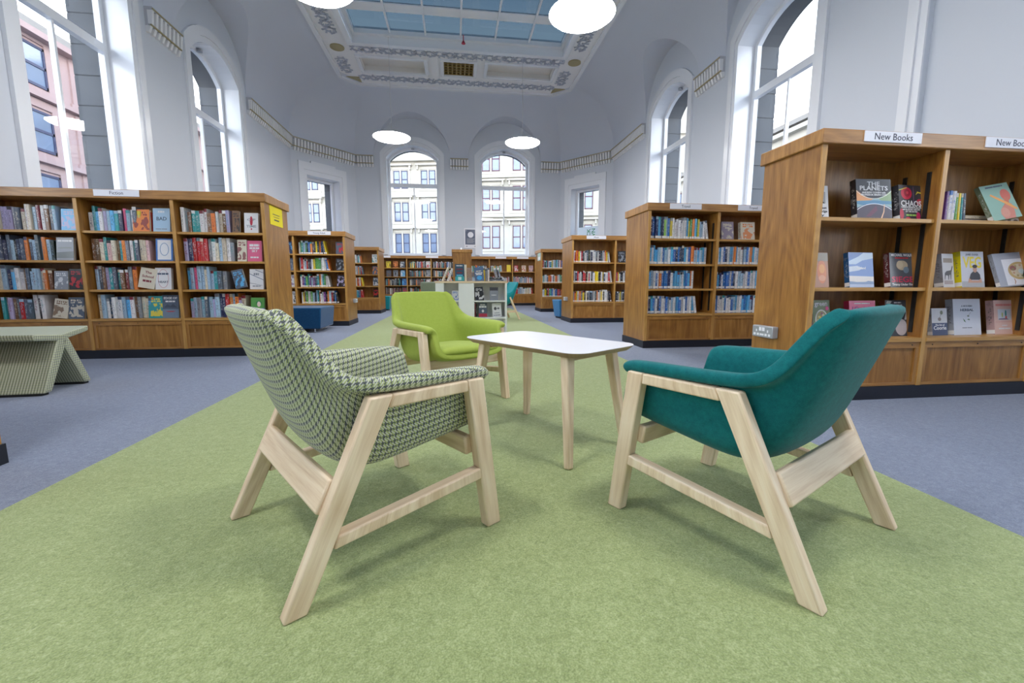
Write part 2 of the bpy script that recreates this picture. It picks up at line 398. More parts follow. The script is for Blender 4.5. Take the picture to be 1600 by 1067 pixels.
# ------------------------------------------------------------------ mesh helpers
class MB:
    def __init__(s):
        s.v = []; s.f = []; s.uv = []; s.mi = []; s.at = []
    def quad(s, pts, uvs=None, mi=0, at=None):
        b = len(s.v); s.v += [tuple(p) for p in pts]; s.f.append(tuple(range(b, b + len(pts))))
        if uvs is None:
            p = [Vector(q) for q in pts]
            ex = (p[1] - p[0]); ex = ex.normalized() if ex.length > 1e-9 else Vector((1, 0, 0))
            n = (p[1] - p[0]).cross(p[2] - p[0]); ey = n.cross(ex)
            ey = ey.normalized() if ey.length > 1e-9 else Vector((0, 0, 1))
            uvs = [((q - p[0]).dot(ex), (q - p[0]).dot(ey)) for q in p]
        s.uv.append(list(uvs)); s.mi.append(mi); s.at += [at] * len(pts)
    def box(s, x0, x1, y0, y1, z0, z1, grain='z', mi=0, T=None, at=None, faces='xXyYzZ', uvo=0.0):
        x0, x1 = min(x0, x1), max(x0, x1); y0, y1 = min(y0, y1), max(y0, y1); z0, z1 = min(z0, z1), max(z0, z1)
        g = 'xyz'.index(grain)
        F = {'x': [(x0, y1, z0), (x0, y0, z0), (x0, y0, z1), (x0, y1, z1)],
             'X': [(x1, y0, z0), (x1, y1, z0), (x1, y1, z1), (x1, y0, z1)],
             'y': [(x0, y0, z0), (x1, y0, z0), (x1, y0, z1), (x0, y0, z1)],
             'Y': [(x1, y1, z0), (x0, y1, z0), (x0, y1, z1), (x1, y1, z1)],
             'z': [(x0, y1, z0), (x1, y1, z0), (x1, y0, z0), (x0, y0, z0)],
             'Z': [(x0, y0, z1), (x1, y0, z1), (x1, y1, z1), (x0, y1, z1)]}
        for k, p in F.items():
            if k not in faces: continue
            ax = 'xyz'.index(k.lower()); oth = [a for a in range(3) if a != ax]
            va = g if g in oth else oth[1]; ua = [a for a in oth if a != va][0]
            uv = [(q[ua] + uvo, q[va]) for q in p]
            if T is not None: p = [T @ Vector(q) for q in p]
            s.quad(p, uv, mi, at)
    def beam(s, a, b, w, t, up=(0, 0, 1), mi=0, w2=None, t2=None):
        """square bar from a to b; w across 'side', t across 'up'"""
        a = Vector(a); b = Vector(b); d = (b - a); L = d.length; d.normalize()
        side = d.cross(Vector(up)).normalized(); u = side.cross(d).normalized()
        w2 = w if w2 is None else w2; t2 = t if t2 is None else t2
        ca = [a + side * (i * w / 2) + u * (j * t / 2) for i, j in ((-1, -1), (1, -1), (1, 1), (-1, 1))]
        cb = [b + side * (i * w2 / 2) + u * (j * t2 / 2) for i, j in ((-1, -1), (1, -1), (1, 1), (-1, 1))]
        for k in range(4):
            n = (k + 1) % 4
            ww = w if k % 2 == 0 else t
            s.quad([ca[k], ca[n], cb[n], cb[k]], [(0, 0), (ww, 0), (ww, L), (0, L)], mi)
        s.quad([ca[3], ca[2], ca[1], ca[0]], [(0, 0), (w, 0), (w, .02), (0, .02)], mi)
        s.quad(cb, [(0, 0), (w, 0), (w, .02), (0, .02)], mi)
    def prism(s, pts, axis_pts, mi=0):
        """pts: list of 3D points (closed polygon), extruded by vector axis_pts"""
        e = Vector(axis_pts); p = [Vector(q) for q in pts]; n = len(p)
        s.quad(p, None, mi)
        s.quad([q + e for q in reversed(p)], None, mi)
        run = 0
        for i in range(n):
            j = (i + 1) % n; L = (p[j] - p[i]).length
            s.quad([p[i], p[i] + e, p[j] + e, p[j]], [(0, run), (e.length, run), (e.length, run + L), (0, run + L)], mi)
            run += L
    def cyl(s, a, b, r, n=12, r2=None, mi=0, caps=True):
        a = Vector(a); b = Vector(b); d = (b - a).normalized(); r2 = r if r2 is None else r2
        x = d.orthogonal().normalized(); y = d.cross(x)
        ra = [a + (x * math.cos(2 * math.pi * k / n) + y * math.sin(2 * math.pi * k / n)) * r for k in range(n)]
        rb = [b + (x * math.cos(2 * math.pi * k / n) + y * math.sin(2 * math.pi * k / n)) * r2 for k in range(n)]
        L = (b - a).length
        for k in range(n):
            j = (k + 1) % n
            s.quad([ra[k], ra[j], rb[j], rb[k]], [(k * .02, 0), (k * .02 + .02, 0), (k * .02 + .02, L), (k * .02, L)], mi)
        if caps:
            s.quad(list(reversed(ra)), None, mi); s.quad(rb, None, mi)
    def build(s, name, mats, parent=None, smooth=False, merge=False, bevel=0.0, seg=2, attrs=False, angle=35):
        me = bpy.data.meshes.new(name)
        me.from_pydata(s.v, [], s.f)
        uvl = me.uv_layers.new(name='UVMap')
        flat = [c for f in s.uv for p in f for c in p]
        uvl.data.foreach_set('uv', flat)
        if not isinstance(mats, (list, tuple)): mats = [mats]
        for m in mats: me.materials.append(m)
        if len(mats) > 1: me.polygons.foreach_set('material_index', s.mi)
        if attrs:
            for k, an in enumerate(('c1', 'c2')):
                a = me.attributes.new(an, 'FLOAT_COLOR', 'POINT')
                a.data.foreach_set('color', [x for t in s.at for x in (tuple(t[k]) + (1.0,))])
            a = me.attributes.new('par', 'FLOAT_VECTOR', 'POINT')
            a.data.foreach_set('vector', [x for t in s.at for x in t[2]])
        if merge:
            bm = bmesh.new(); bm.from_mesh(me)
            bmesh.ops.remove_doubles(bm, verts=bm.verts, dist=1e-5)
            bmesh.ops.recalc_face_normals(bm, faces=bm.faces) if merge == 'recalc' else None
            bm.to_mesh(me); bm.free()
        if smooth:
            me.polygons.foreach_set('use_smooth', [True] * len(me.polygons))
            me.set_sharp_from_angle(angle=R(angle))
        me.update()
        o = bpy.data.objects.new(name, me)
        COL.objects.link(o)
        if parent is not None: o.parent = parent
        if bevel > 0:
            bm = bmesh.new(); bm.from_mesh(me); bmesh.ops.remove_doubles(bm, verts=bm.verts, dist=1e-5); bm.to_mesh(me); bm.free()
            md = o.modifiers.new('bevel', 'BEVEL'); md.width = bevel; md.segments = seg; md.limit_method = 'ANGLE'; md.angle_limit = R(40)
            me.polygons.foreach_set('use_smooth', [True] * len(me.polygons))
            me.set_sharp_from_angle(angle=R(30))
            md.harden_normals = False
        return o

def empty(name, loc, rz=0.0, label=None, cat=None, group=None):
    o = bpy.data.objects.new(name, None); COL.objects.link(o)
    o.location = loc; o.rotation_euler = (0, 0, rz); o.empty_display_size = 0.1
    if label: tag(o, label, cat, group)
    return o

def tag(o, label, cat, group=None):
    o['label'] = label; o['category'] = cat
    if group: o['group'] = group
    return o

def struct(o): o['kind'] = 'structure'; return o
def stuff(o): o['kind'] = 'stuff'; return o

def text(name, s, size, mat, parent, loc, rot=(R(90), 0, 0), align='CENTER', width=None, depth=0.0004, bold=0.0, shear=0.0):
    cu = bpy.data.curves.new(name, 'FONT'); cu.body = s; cu.size = size
    cu.align_x = align; cu.align_y = 'CENTER'; cu.extrude = depth; cu.offset = bold; cu.shear = shear
    cu.resolution_u = 2
    tmp = bpy.data.objects.new(name + '_curve', cu); COL.objects.link(tmp)
    dg = bpy.context.evaluated_depsgraph_get()
    me = bpy.data.meshes.new_from_object(tmp.evaluated_get(dg))
    bpy.data.objects.remove(tmp, do_unlink=True); bpy.data.curves.remove(cu)
    me.name = name; me.materials.clear(); me.materials.append(mat)
    if width:
        xs = [v.co.x for v in me.vertices]
        w = max(xs) - min(xs); k = width / w
        for v in me.vertices: v.co.x *= k
    o = bpy.data.objects.new(name, me); COL.objects.link(o)
    o.parent = parent; o.location = loc; o.rotation_euler = rot
    return o

# ================================================================== ROOM SHELL
XL, XR, YB, YF = -4.68, 5.12, 15.55, -5.0
ZC0, RH, RV = 4.97, 1.57, 1.60     # cornice top, cove radii
ZTOP = ZC0 + RV
DIAG = 1.55
P0 = [(XL, YF), (XL, YB - 1.72), (XL + 1.45, YB), (XR - 1.35, YB), (XR, YB - 1.62), (XR, YF)]
# corners in order left wall, left diagonal, back, right diagonal, right, front
def win_side(c, w=0.88, kind='arch', sill=1.25): return dict(c=c, w=w, kind=kind, sill=sill, zs=4.97, zc=5.36)
SIDES = [
    ('wall_left', 0, 1, [win_side(-2.9), win_side(0.1), win_side(3.35), win_side(6.65), win_side(9.95)]),
    ('wall_back_left', 1, 2, [dict(c=1.03, w=0.56, kind='rect', sill=1.25, zs=4.0, zc=4.0)]),
    ('wall_back', 2, 3, [dict(c=-1.36, w=0.86, kind='arch', sill=1.74, zs=4.95, zc=5.36), dict(c=1.79, w=0.86, kind='arch', sill=1.74, zs=4.95, zc=5.36)]),
    ('wall_back_right', 3, 4, [dict(c=1.05, w=0.56, kind='rect', sill=1.25, zs=4.0, zc=4.0)]),
    ('wall_right', 4, 5, [win_side(10.30), win_side(6.86), dict(c=3.56, w=0.88, kind='blind', sill=1.25, zs=4.95, zc=5.42), win_side(0.1), win_side(-2.9)]),
    ('wall_front', 5, 0, []),
]
M['groove'] = plain('groove_painted_shade', (0.56, 0.57, 0.62), 0.7)  # darker colour paints in the shade of the hollows between cornice ribs
LW = 1.27      # lunette half width
def seg_arch_z(x, w, zs, zc):
    """height of a segmental arch of half width w at offset x"""
    if zc - zs < 1e-6: return zs
    h = zc - zs; r = (w * w + h * h) / (2 * h)
    return zs + math.sqrt(max(r * r - x * x, 0)) - (r - h)
def lun_z(x): return ZC0 + math.sqrt(max(LW * LW - x * x, 0)) * (6.22 - ZC0) / LW
N = len(P0)
def side_frame(i0, i1):
    A = Vector(P0[i0] + (0,)); B = Vector(P0[i1] + (0,)); d = (B - A); L = d.length; d.normalize()
    n = Vector((d.y, -d.x, 0))      # inward (walls are listed clockwise seen from above)
    return A, d, n, L
def half_tan(i):
    a = Vector(P0[i]) - Vector(P0[(i - 1) % N]); b = Vector(P0[(i + 1) % N]) - Vector(P0[i])
    ang = abs(a.angle_signed(b)); return math.tan(ang / 2)

cove = MB()
for name, i0, i1, wins in SIDES:
    A, d, n, L = side_frame(i0, i1)
    ta, tb = half_tan(i0), half_tan(i1)
    # window centre along the wall
    for w in wins:
        if name == 'wall_left': w['s'] = w['c'] - A.y
        elif name == 'wall_back': w['s'] = w['c'] - A.x
        elif name == 'wall_right': w['s'] = A.y - w['c']
        else: w['s'] = w['c']
    luns = [w['s'] for w in wins if w['kind'] != 'rect']
    cuts = {0.0, L}
    for w in wins:
        for k in range(17): cuts.add(w['s'] - w['w'] * math.cos(math.pi * k / 16))
        if w['kind'] != 'rect':
            for k in range(25): cuts.add(w['s'] - LW * math.cos(math.pi * k / 24))
    k = 0.0
    while k < L: cuts.add(k); k += 0.4
    cs = sorted(cuts); cs2 = [cs[0]]
    for c in cs[1:]:
        if c - cs2[-1] > 1e-4: cs2.append(c)
    cs = cs2
    def pt(s, e, z):
        s = min(max(s, e * ta), L - e * tb)
        q = A + d * s + n * e
        return (q.x, q.y, z)
    def in_lun(s): return next((c for c in luns if abs(s - c) < LW - 1e-5), None)
    def in_win(s): return next((w for w in wins if abs(s - w['s']) < w['w'] - 1e-5), None)
    wall = MB()
    for a, b in zip(cs, cs[1:]):
        mid = (a + b) / 2
        lc = in_lun(mid); ww = in_win(mid)
        za = lun_z(a - lc) if lc is not None else ZC0
        zb = lun_z(b - lc) if lc is not None else ZC0
        if ww and ww['kind'] != 'none':
            wall.quad([pt(a, 0, 0), pt(b, 0, 0), pt(b, 0, ww['sill']), pt(a, 0, ww['sill'])])
            ha = seg_arch_z(a - ww['s'], ww['w'], ww['zs'], ww['zc']); hb = seg_arch_z(b - ww['s'], ww['w'], ww['zs'], ww['zc'])
            wall.quad([pt(a, 0, ha), pt(b, 0, hb), pt(b, 0, zb), pt(a, 0, za)])
        else:
            wall.quad([pt(a, 0, 0), pt(b, 0, 0), pt(b, 0, zb), pt(a, 0, za)])
        # cove column
        def cove_pt(s, ph): return pt(s, RH * (1 - math.cos(ph)), ZC0 + RV * math.sin(ph))
        pa = math.asin(min(1, (za - ZC0) / RV)); pb = math.asin(min(1, (zb - ZC0) / RV))
        if lc is not None:
            cove.quad([pt(a, 0, za), pt(b, 0, zb), cove_pt(b, pb), cove_pt(a, pa)], mi=0)
        NS = 14
        for q in range(NS):
            a0 = pa + (math.pi / 2 - pa) * q / NS; a1 = pa + (math.pi / 2 - pa) * (q + 1) / NS
            b0 = pb + (math.pi / 2 - pb) * q / NS; b1 = pb + (math.pi / 2 - pb) * (q + 1) / NS
            cove.quad([cove_pt(a, a0), cove_pt(b, b0), cove_pt(b, b1), cove_pt(a, a1)])
    struct(wall.build(name, M['wall'], merge=True))
ceiling = struct(cove.build('ceiling', M['ceiling'], smooth=True, merge=True, angle=32))

# floor
fl = MB(); fl.quad([(XL - .0, YF, 0), (XR, YF, 0), (XR, YB, 0), (XL, YB, 0)])
struct(fl.build('floor', M['blue_carpet']))
gc = MB(); gc.box(-1.505, 1.66, YF + .3, 13.2, 0.0, 0.005, grain='y')
tag(gc.build('carpet_strip', M['green_carpet']), 'long green carpet strip running down the middle of the blue-grey floor', 'carpet')

# ------------------------------------------------------------------ windows
wn_count = [0]
def outline(w, zb, zs, zc, n=16):
    pts = [(-w, zb)]
    for k in range(n + 1):
        x = -w * math.cos(math.pi * k / n) if zc > zs + 1e-6 else -w + 2 * w * k / n
        pts.append((x, seg_arch_z(x, w, zs, zc)))
    pts.append((w, zb))
    return pts
def make_window(A, d, n, w):
    wn_count[0] += 1
    nm = 'window_%d' % wn_count[0]
    C0 = A + d * w['s']
    def P(x, z, e): q = C0 + d * x - n * e; return (q.x, q.y, z)     # e = outward depth
    W, sill, zs, zc = w['w'], w['sill'], w['zs'], w['zc']
    rect = w['kind'] == 'rect'
    rd = 0.36
    # window_n itself: the painted sash frame
    fr = MB()
    def ring(mb, oi, oo, e0, e1, closed_bottom=True, mi=0):
        m = len(oi)
        seq = list(range(m)) + ([0] if closed_bottom else [])
        for a, b in zip(seq, seq[1:]):
            (xi0, zi0), (xi1, zi1), (xo0, zo0), (xo1, zo1) = oi[a], oi[b], oo[a], oo[b]
            mb.quad([P(xi0, zi0, e0), P(xi1, zi1, e0), P(xo1, zo1, e0), P(xo0, zo0, e0)], None, mi)
            mb.quad([P(xi0, zi0, e1), P(xi1, zi1, e1), P(xi1, zi1, e0), P(xi0, zi0, e0)], None, mi)
            mb.quad([P(xo0, zo0, e0), P(xo1, zo1, e0), P(xo1, zo1, e1), P(xo0, zo0, e1)], None, mi)
    if w['kind'] == 'blind':
        rc = MB(); o = outline(W, sill, zs, zc)
        for a, b in zip(o, o[1:] + [o[0]]):
            rc.quad([P(a[0], a[1], 0), P(b[0], b[1], 0), P(b[0], b[1], 0.06), P(a[0], a[1], 0.06)])
        rc.quad([P(x, z, 0.06) for x, z in o])
        root = struct(rc.build('trim_blind_window', M['wall'], merge=True))
    else:
        fw = 0.075
        inner = outline(W - fw, sill + fw, zs - 0.02, zc - fw) if not rect else outline(W - fw, sill + fw, zs - fw, zc - fw)
        outer = outline(W, sill, zs, zc)
        ring(fr, inner, outer, rd - 0.05, rd + 0.03)
        root = struct(fr.build(nm, M['white']))
        # reveals
        rv = MB()
        for a, b in zip(outer, outer[1:] + [outer[0]]):
            rv.quad([P(a[0], a[1], 0), P(b[0], b[1], 0), P(b[0], b[1], rd), P(a[0], a[1], rd)])
        rv.build('reveal', M['white'], root)
        so = MB()
        for a, b in zip(outer, outer[1:] + [outer[0]]):
            so.quad([P(a[0], a[1], rd), P(b[0], b[1], rd), P(b[0], b[1], rd + .42), P(a[0], a[1], rd + .42)])
        for hz in [sill + 0.42 * k for k in range(1, 12) if sill + .42 * k < zs]:     # stone joints proud of the jamb
            for sg in (-1, 1):
                x = sg * W
                so.quad([P(x, hz, rd + .03), P(x, hz, rd + .42), P(x * 0.985, hz + .012, rd + .42), P(x * 0.985, hz + .012, rd + .03)])
                so.quad([P(x * 0.985, hz + .012, rd + .03), P(x * 0.985, hz + .012, rd + .42), P(x * 0.985, hz + .40, rd + .42), P(x * 0.985, hz + .40, rd + .03)])
        ob = so.build('stone_jamb', M['reveal_stone'], root); ob['label'] = 'grey weathered stone outside jamb'
        # transom + glazing bar + panes
        zt = 4.12
        def bar(x0, x1, z0, z1, e0, e1, name):
            mb = MB()
            c = [P(x0, z0, e0), P(x1, z0, e0), P(x1, z1, e0), P(x0, z1, e0)]
            e = [P(x0, z0, e1), P(x1, z0, e1), P(x1, z1, e1), P(x0, z1, e1)]
            mb.quad(c); mb.quad(list(reversed(e)))
            for k in range(4): j = (k + 1) % 4; mb.quad([c[k], e[k], e[j], c[j]])
            return mb.build(name, M['white'], root)
        if not rect:
            bar(-(W - fw), W - fw, zt - .06, zt + .06, rd - .07, rd + .02, 'transom')
            bar(-.018, .018, sill + fw, zt - .06, rd - .04, rd + .02, 'glazing_bar')
            panes = [[(-(W - fw), sill + fw), (-.018, sill + fw), (-.018, zt - .06), (-(W - fw), zt - .06)],
                     [(.018, sill + fw), (W - fw, sill + fw), (W - fw, zt - .06), (.018, zt - .06)],
                     [(-(W - fw), zt + .06)] + [p for p in inner[1:-1]] + [(W - fw, zt + .06)]]
        else:
            panes = [[(-(W - fw), sill + fw), (W - fw, sill + fw), (W - fw, zs - fw), (-(W - fw), zs - fw)]]
        for pp in panes:
            g = MB(); g.quad([P(x, z, rd) for x, z in pp]); g.build('pane', M['glass'], root)
        sb = MB()
        # inner sill board
        c = [P(-W - .05, sill - .04, -.06), P(W + .05, sill - .04, -.06), P(W + .05, sill, -.06), P(-W - .05, sill, -.06)]
        e = [P(-W - .05, sill - .04, -.001), P(W + .05, sill - .04, -.001), P(W + .05, sill, -.001), P(-W - .05, sill, -.001)]
        sb.quad(c)
        for k in range(4): j = (k + 1) % 4; sb.quad([c[k], e[k], e[j], c[j]])
        sb.build('sill', M['white'], root)
        if rect:
            pass
        else:
            ct = MB(); ct.cyl(P(0, zc - .06, rd - .10), P(0, zc - .02, rd - .10), .05, 8); ct.build('window_catch', M['socket'], root)
    # casing, two steps
    cz = MB(); cw = 0.20 if not rect else 0.26
    oi = outline(W, sill, zs, zc)
    if rect: oo = outline(W + cw, sill, zs + .36, zs + .36)
    else: oo = outline(W + cw, sill, zs + .15, zc + .27)
    om = [((a[0] * .6 + b[0] * .4), (a[1] * .6 + b[1] * .4)) for a, b in zip(oi, oo)]
    ring(cz, oi, om, -.022, 0.0, False)
    ring(cz, om, oo, -.045, 0.0, False)
    for a, b in zip(oi, oi[1:]): pass
    cz.build('casing', M['white'], root)
    if rect:
        st = MB()
        z0 = zs + .36
        c = [P(-.42, z0, -.045), P(.42, z0, -.045), P(.42, z0 + .06, -.045), P(-.42, z0 + .06, -.045)]
        e = [P(-.42, z0, 0), P(.42, z0, 0), P(.42, z0 + .06, 0), P(-.42, z0 + .06, 0)]
        st.quad(c)
        for k in range(4): j = (k + 1) % 4; st.quad([c[k], e[k], e[j], c[j]])
        st.build('stepped_head', M['white'], root)
    return root
WIN = {}
for name, i0, i1, wins in SIDES:
    A, d, n, L = side_frame(i0, i1)
    for k, w in enumerate(wins): WIN[(name, k)] = make_window(A, d, n, w)

# frosted notice on the right diagonal window
A, d, n, L = side_frame(3, 4)
c0 = A + d * 1.05 - n * 0.33
fb = MB(); q0 = c0 - d * .48; q1 = c0 + d * .48
fb.quad([(q0.x, q0.y, 1.4), (q1.x, q1.y, 1.4), (q1.x, q1.y, 2.72), (q0.x, q0.y, 2.72)])
fo = fb.build('frosted_panel', M['frost'], WIN[('wall_back_right', 0)])
ang = math.atan2(d.y, d.x)
for k, (s_, dx) in enumerate((('ICK', -.02), ('IVN', .17))):
    q = c0 + d * dx + n * .004
    text('lettering', s_, .20, M['green_ink'], WIN[('wall_back_right', 0)], (q.x, q.y, 2.49), (R(90), R(-90), ang), bold=.003)

# ------------------------------------------------------------------ cornice runs
def cornice(idx, pts):
    """pts: list of (wall name i0,i1, s0, s1)"""
    root = None
    body = MB(); gold = MB(); ribs = MB()
    for (i0, i1, s0, s1, ea, eb) in pts:
        A, d, n, L = side_frame(i0, i1)
        ta = half_tan(i0); tb = half_tan(i1)
        def q(s, e, z, end):
            if end == 0 and ea: s = s + e * ta
            if end == 1 and eb: s = s - e * tb
            v = A + d * s + n * e; return (v.x, v.y, z)
        def strip(mb, prof):
            for (e0, z0), (e1, z1) in zip(prof, prof[1:]):
                mb.quad([q(s0, e0, z0, 0), q(s1, e0, z0, 1), q(s1, e1, z1, 1), q(s0, e1, z1, 0)])
            mb.quad([q(s0, e, z, 0) for e, z in prof]); mb.quad([q(s1, e, z, 1) for e, z in reversed(prof)])
        strip(body, [(0, 4.70), (.05, 4.705), (.05, 4.925), (.12, 4.935), (.12, 4.985), (0, 4.985)])
        strip(gold, [(.115, 4.945), (.132, 4.945), (.132, 4.965), (.115, 4.965)])
        strip(gold, [(.07, 4.715), (.092, 4.715), (.092, 4.735), (.07, 4.735)])
        m = max(2, int((s1 - s0) / 0.098))
        for k in range(m + 1):
            s = s0 + .02 + (s1 - s0 - .04) * k / m
            if ea and s - s0 < .1 * ta: continue
            if eb and s1 - s < .1 * tb: continue
            def bx(s, w, e0, e1, e2, e3, z0, z1):
                a = [(s - w, e0, z0), (s + w, e0, z0), (s + w, e1, z0), (s - w, e1, z0)]
                b = [(s - w, e2, z1), (s + w, e2, z1), (s + w, e3, z1), (s - w, e3, z1)]
                A_ = [tuple(A + d * x + n * y)[:2] + (z,) for x, y, z in a]; B_ = [tuple(A + d * x + n * y)[:2] + (z,) for x, y, z in b]
                ribs.quad(A_); ribs.quad(B_)
                for i in range(4): j = (i + 1) % 4; ribs.quad([A_[i], A_[j], B_[j], B_[i]])
            bx(s, .023, .045, .098, .045, .120, 4.735, 4.935)
            bx(s, .024, .0, .045, .0, .080, 4.62, 4.71)
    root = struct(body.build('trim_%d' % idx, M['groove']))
    g = gold.build('gilded_line', M['gold'], root); g['label'] = 'thin gilded lines along the moulding'
    r = ribs.build('fluting', M['plaster'], root); stuff(r)
LL = side_frame(0, 1)[3]; LD = side_frame(1, 2)[3]; LBk = side_frame(2, 3)[3]; LR = side_frame(4, 5)[3]
sl = lambda y: y - YF
cornice(1, [(0, 1, sl(9.95 + LW), LL, 0, 1), (1, 2, 0, LD, 1, 1), (2, 3, 0, -1.36 - LW - (XL + 1.45), 1, 0)])
cornice(2, [(0, 1, sl(6.65 + LW), sl(9.95 - LW), 0, 0)])
cornice(3, [(2, 3, -1.36 + LW - (XL + 1.45), 1.79 - LW - (XL + 1.45), 0, 0)])
yr = P0[4][1]
cornice(4, [(2, 3, 1.79 + LW - (XL + 1.45), LBk, 0, 1), (3, 4, 0, side_frame(3, 4)[3], 1, 1), (4, 5, 0, yr - (10.30 + LW), 1, 0)])
cornice(5, [(4, 5, yr - (10.30 - LW), yr - (6.86 + LW), 0, 0)])
cornice(6, [(4, 5, yr - (6.86 - LW), yr - (3.56 + LW), 0, 0)])
cornice(7, [(0, 1, sl(3.35 + LW), sl(6.65 - LW), 0, 0)])

# ------------------------------------------------------------------ ceiling panel with skylight
px0, px1, py1 = XL + RH, XR - RH, YB - RH
py0 = YF + RH
ox0, ox1, oy0, oy1 = -2.36, 2.84, -1.0, 11.62      # skylight opening
ch = 0.42
pan = MB()
Z = ZTOP
def slab(mb, poly, z): mb.quad([(x, y, z) for x, y in reversed(poly)])
slab(pan, [(px0, py0), (ox0, py0), (ox0, py1 - ch), (px0, py1 - ch)], Z) if False else None
# coffers in the far band
cof = [(-2.36, -.72, 12.38, 13.12), (.98, 2.80, 12.30, 13.02)]
grl = (-.20, .60, 12.33, 13.07)
holes = cof + [grl]
xs = sorted({px0 + ch, px1 - ch, ox0, ox1} | {h[0] for h in holes} | {h[1] for h in holes})
ys = sorted({oy1, py1} | {h[2] for h in holes} | {h[3] for h in holes})
for xa, xb in zip(xs, xs[1:]):
    for ya, yb in zip(ys, ys[1:]):
        mx, my = (xa + xb) / 2, (ya + yb) / 2
        if any(h[0] < mx < h[1] and h[2] < my < h[3] for h in holes): continue
        slab(pan, [(xa, ya), (xb, ya), (xb, yb), (xa, yb)], Z)
for xa, xb, o in ((px0, px0 + ch, 0), (px1 - ch, px1, 1)):
    slab(pan, [(xa, oy1), (xb, oy1), (xb, py1 if o == 0 else py1 - ch), (xa, py1 - ch if o == 0 else py1)], Z) if False else None
    if o == 0: slab(pan, [(xa, oy1), (xb, oy1), (xb, py1), (xa, py1 - ch)], Z); slab(pan, [(xa, py1 - ch), (xb, py1), (xa, py1)], Z + .001)
    else: slab(pan, [(xa, oy1), (xb, oy1), (xb, py1 - ch), (xa, py1)], Z); slab(pan, [(xa, py1), (xb, py1 - ch), (xb, py1)], Z + .001)
slab(pan, [(px0, oy0), (ox0, oy0), (ox0, oy1), (px0, oy1)], Z)
slab(pan, [(ox1, oy0), (px1, oy0), (px1, oy1), (ox1, oy1)], Z)
slab(pan, [(px0, py0), (px1, py0), (px1, oy0), (px0, oy0)], Z)
panel = struct(pan.build('trim_8', M['plaster']))
def moulding(rect, w, h, mat, name='moulding', inward=True):
    """raised frame following a rectangle on the underside of the ceiling"""
    x0, x1, y0, y1 = rect; mb = MB()
    for (a, b, c, e) in ((x0 - w, x1 + w, y0 - w, y0), (x0 - w, x1 + w, y1, y1 + w), (x0 - w, x0, y0, y1), (x1, x1 + w, y0, y1)):
        mb.box(a, b, c, e, Z - h, Z + .01)
    return mb.build(name, mat, panel, bevel=.01, seg=1)
for h in holes: moulding(h, .09, .05, M['white'])
for h in cof:
    mb = MB(); x0, x1, y0, y1 = h
    mb.quad([(x0, y0, Z + .12), (x0, y1, Z + .12), (x1, y1, Z + .12), (x1, y0, Z + .12)])
    for a, b in (((x0, y0), (x1, y0)), ((x1, y0), (x1, y1)), ((x1, y1), (x0, y1)), ((x0, y1), (x0, y0))):
        mb.quad([(a[0], a[1], Z), (b[0], b[1], Z), (b[0], b[1], Z + .12), (a[0], a[1], Z + .12)])
    mb.build('coffer', M['cream'], panel)
mb = MB(); x0, x1, y0, y1 = grl
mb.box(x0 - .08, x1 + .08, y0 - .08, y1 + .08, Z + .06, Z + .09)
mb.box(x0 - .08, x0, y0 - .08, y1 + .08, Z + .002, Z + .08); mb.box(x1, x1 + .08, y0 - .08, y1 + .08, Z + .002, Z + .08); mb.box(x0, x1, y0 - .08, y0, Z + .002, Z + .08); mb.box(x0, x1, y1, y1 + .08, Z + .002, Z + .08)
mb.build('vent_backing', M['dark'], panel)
mb = MB()
for k in range(8):
    x = x0 + (x1 - x0) * k / 7; mb.box(x - .02, x + .02, y0, y1, Z - .01, Z + .03)
for k in range(6):
    y = y0 + (y1 - y0) * k / 5; mb.box(x0, x1, y - .015, y + .015, Z - .015, Z + .02)
g = mb.build('vent_grille', M['brass'], panel); g['label'] = 'square brass ventilation grille in the middle of the ceiling band'
# outer border lines
mb = MB()
ol = [(px0, oy0), (px0, py1 - ch), (px0 + ch, py1), (px1 - ch, py1), (px1, py1 - ch), (px1, oy0)]
for a, b in zip(ol, ol[1:]):
    mb.beam((a[0], a[1], Z - .02), (b[0], b[1], Z - .02), .10, .07)
mb.build('border_moulding', M['white'], panel)
mb = MB(); hw = .14
for (a, b) in (((ox0 - hw / 2, oy0), (ox0 - hw / 2, oy1)), ((ox1 + hw / 2, oy1), (ox1 + hw / 2, oy0)), ((ox0 - hw, oy1 + hw / 2), (ox1 + hw, oy1 + hw / 2))):
    mb.beam((a[0], a[1], Z - .03), (b[0], b[1], Z - .03), hw, .09)
mb.build('opening_moulding', M['white'], panel)
# scroll relief
def scrolls(x0, y0, x1, y1, width, pitch, name='scroll_frieze'):
    mb = MB(); pitch = pitch * .62; a = Vector((x0, y0, 0)); b = Vector((x1, y1, 0)); L = (b - a).length; d = (b - a).normalized(); s = Vector((-d.y, d.x, 0))
    n = max(1, int(L / pitch))
    for k in range(n):
        c = a + d * ((k + .5) * L / n); sg = 1 if k % 2 else -1
        prev = None
        for t in range(10):                      # spiral
            th = t / 9 * 2.2 * math.pi; r = width * .42 * (1 - t / 13)
            p = c + d * (r * math.cos(th)) * 1.0 + s * (sg * r * math.sin(th)) + Vector((0, 0, Z - .006))
            if prev is not None: mb.beam(prev, p, .03, .035)
            prev = p
        for t in range(7):                       # leaves
            th = t * .9 + k; p = c + (d * math.cos(th) + s * math.sin(th)) * width * .45 + Vector((0, 0, Z - .004))
            q = c + (d * math.cos(th + .5) + s * math.sin(th + .5)) * width * .22 + Vector((0, 0, Z - .004))
            mb.beam(p, q, .045, .03, w2=.015)
    o = mb.build(name, M['relief'], panel); stuff(o); o['label'] = 'relief of curling leaf scrolls picked out in grey'
M['relief'] = plain('grey_plaster_relief', (0.50, 0.53, 0.62), 0.7, noise=0.3, scale=12)  # mottled grey-blue colour of the frieze scrolls
scrolls(ox0 - .1, 12.02, ox1 + .1, 12.02, .40, .40)
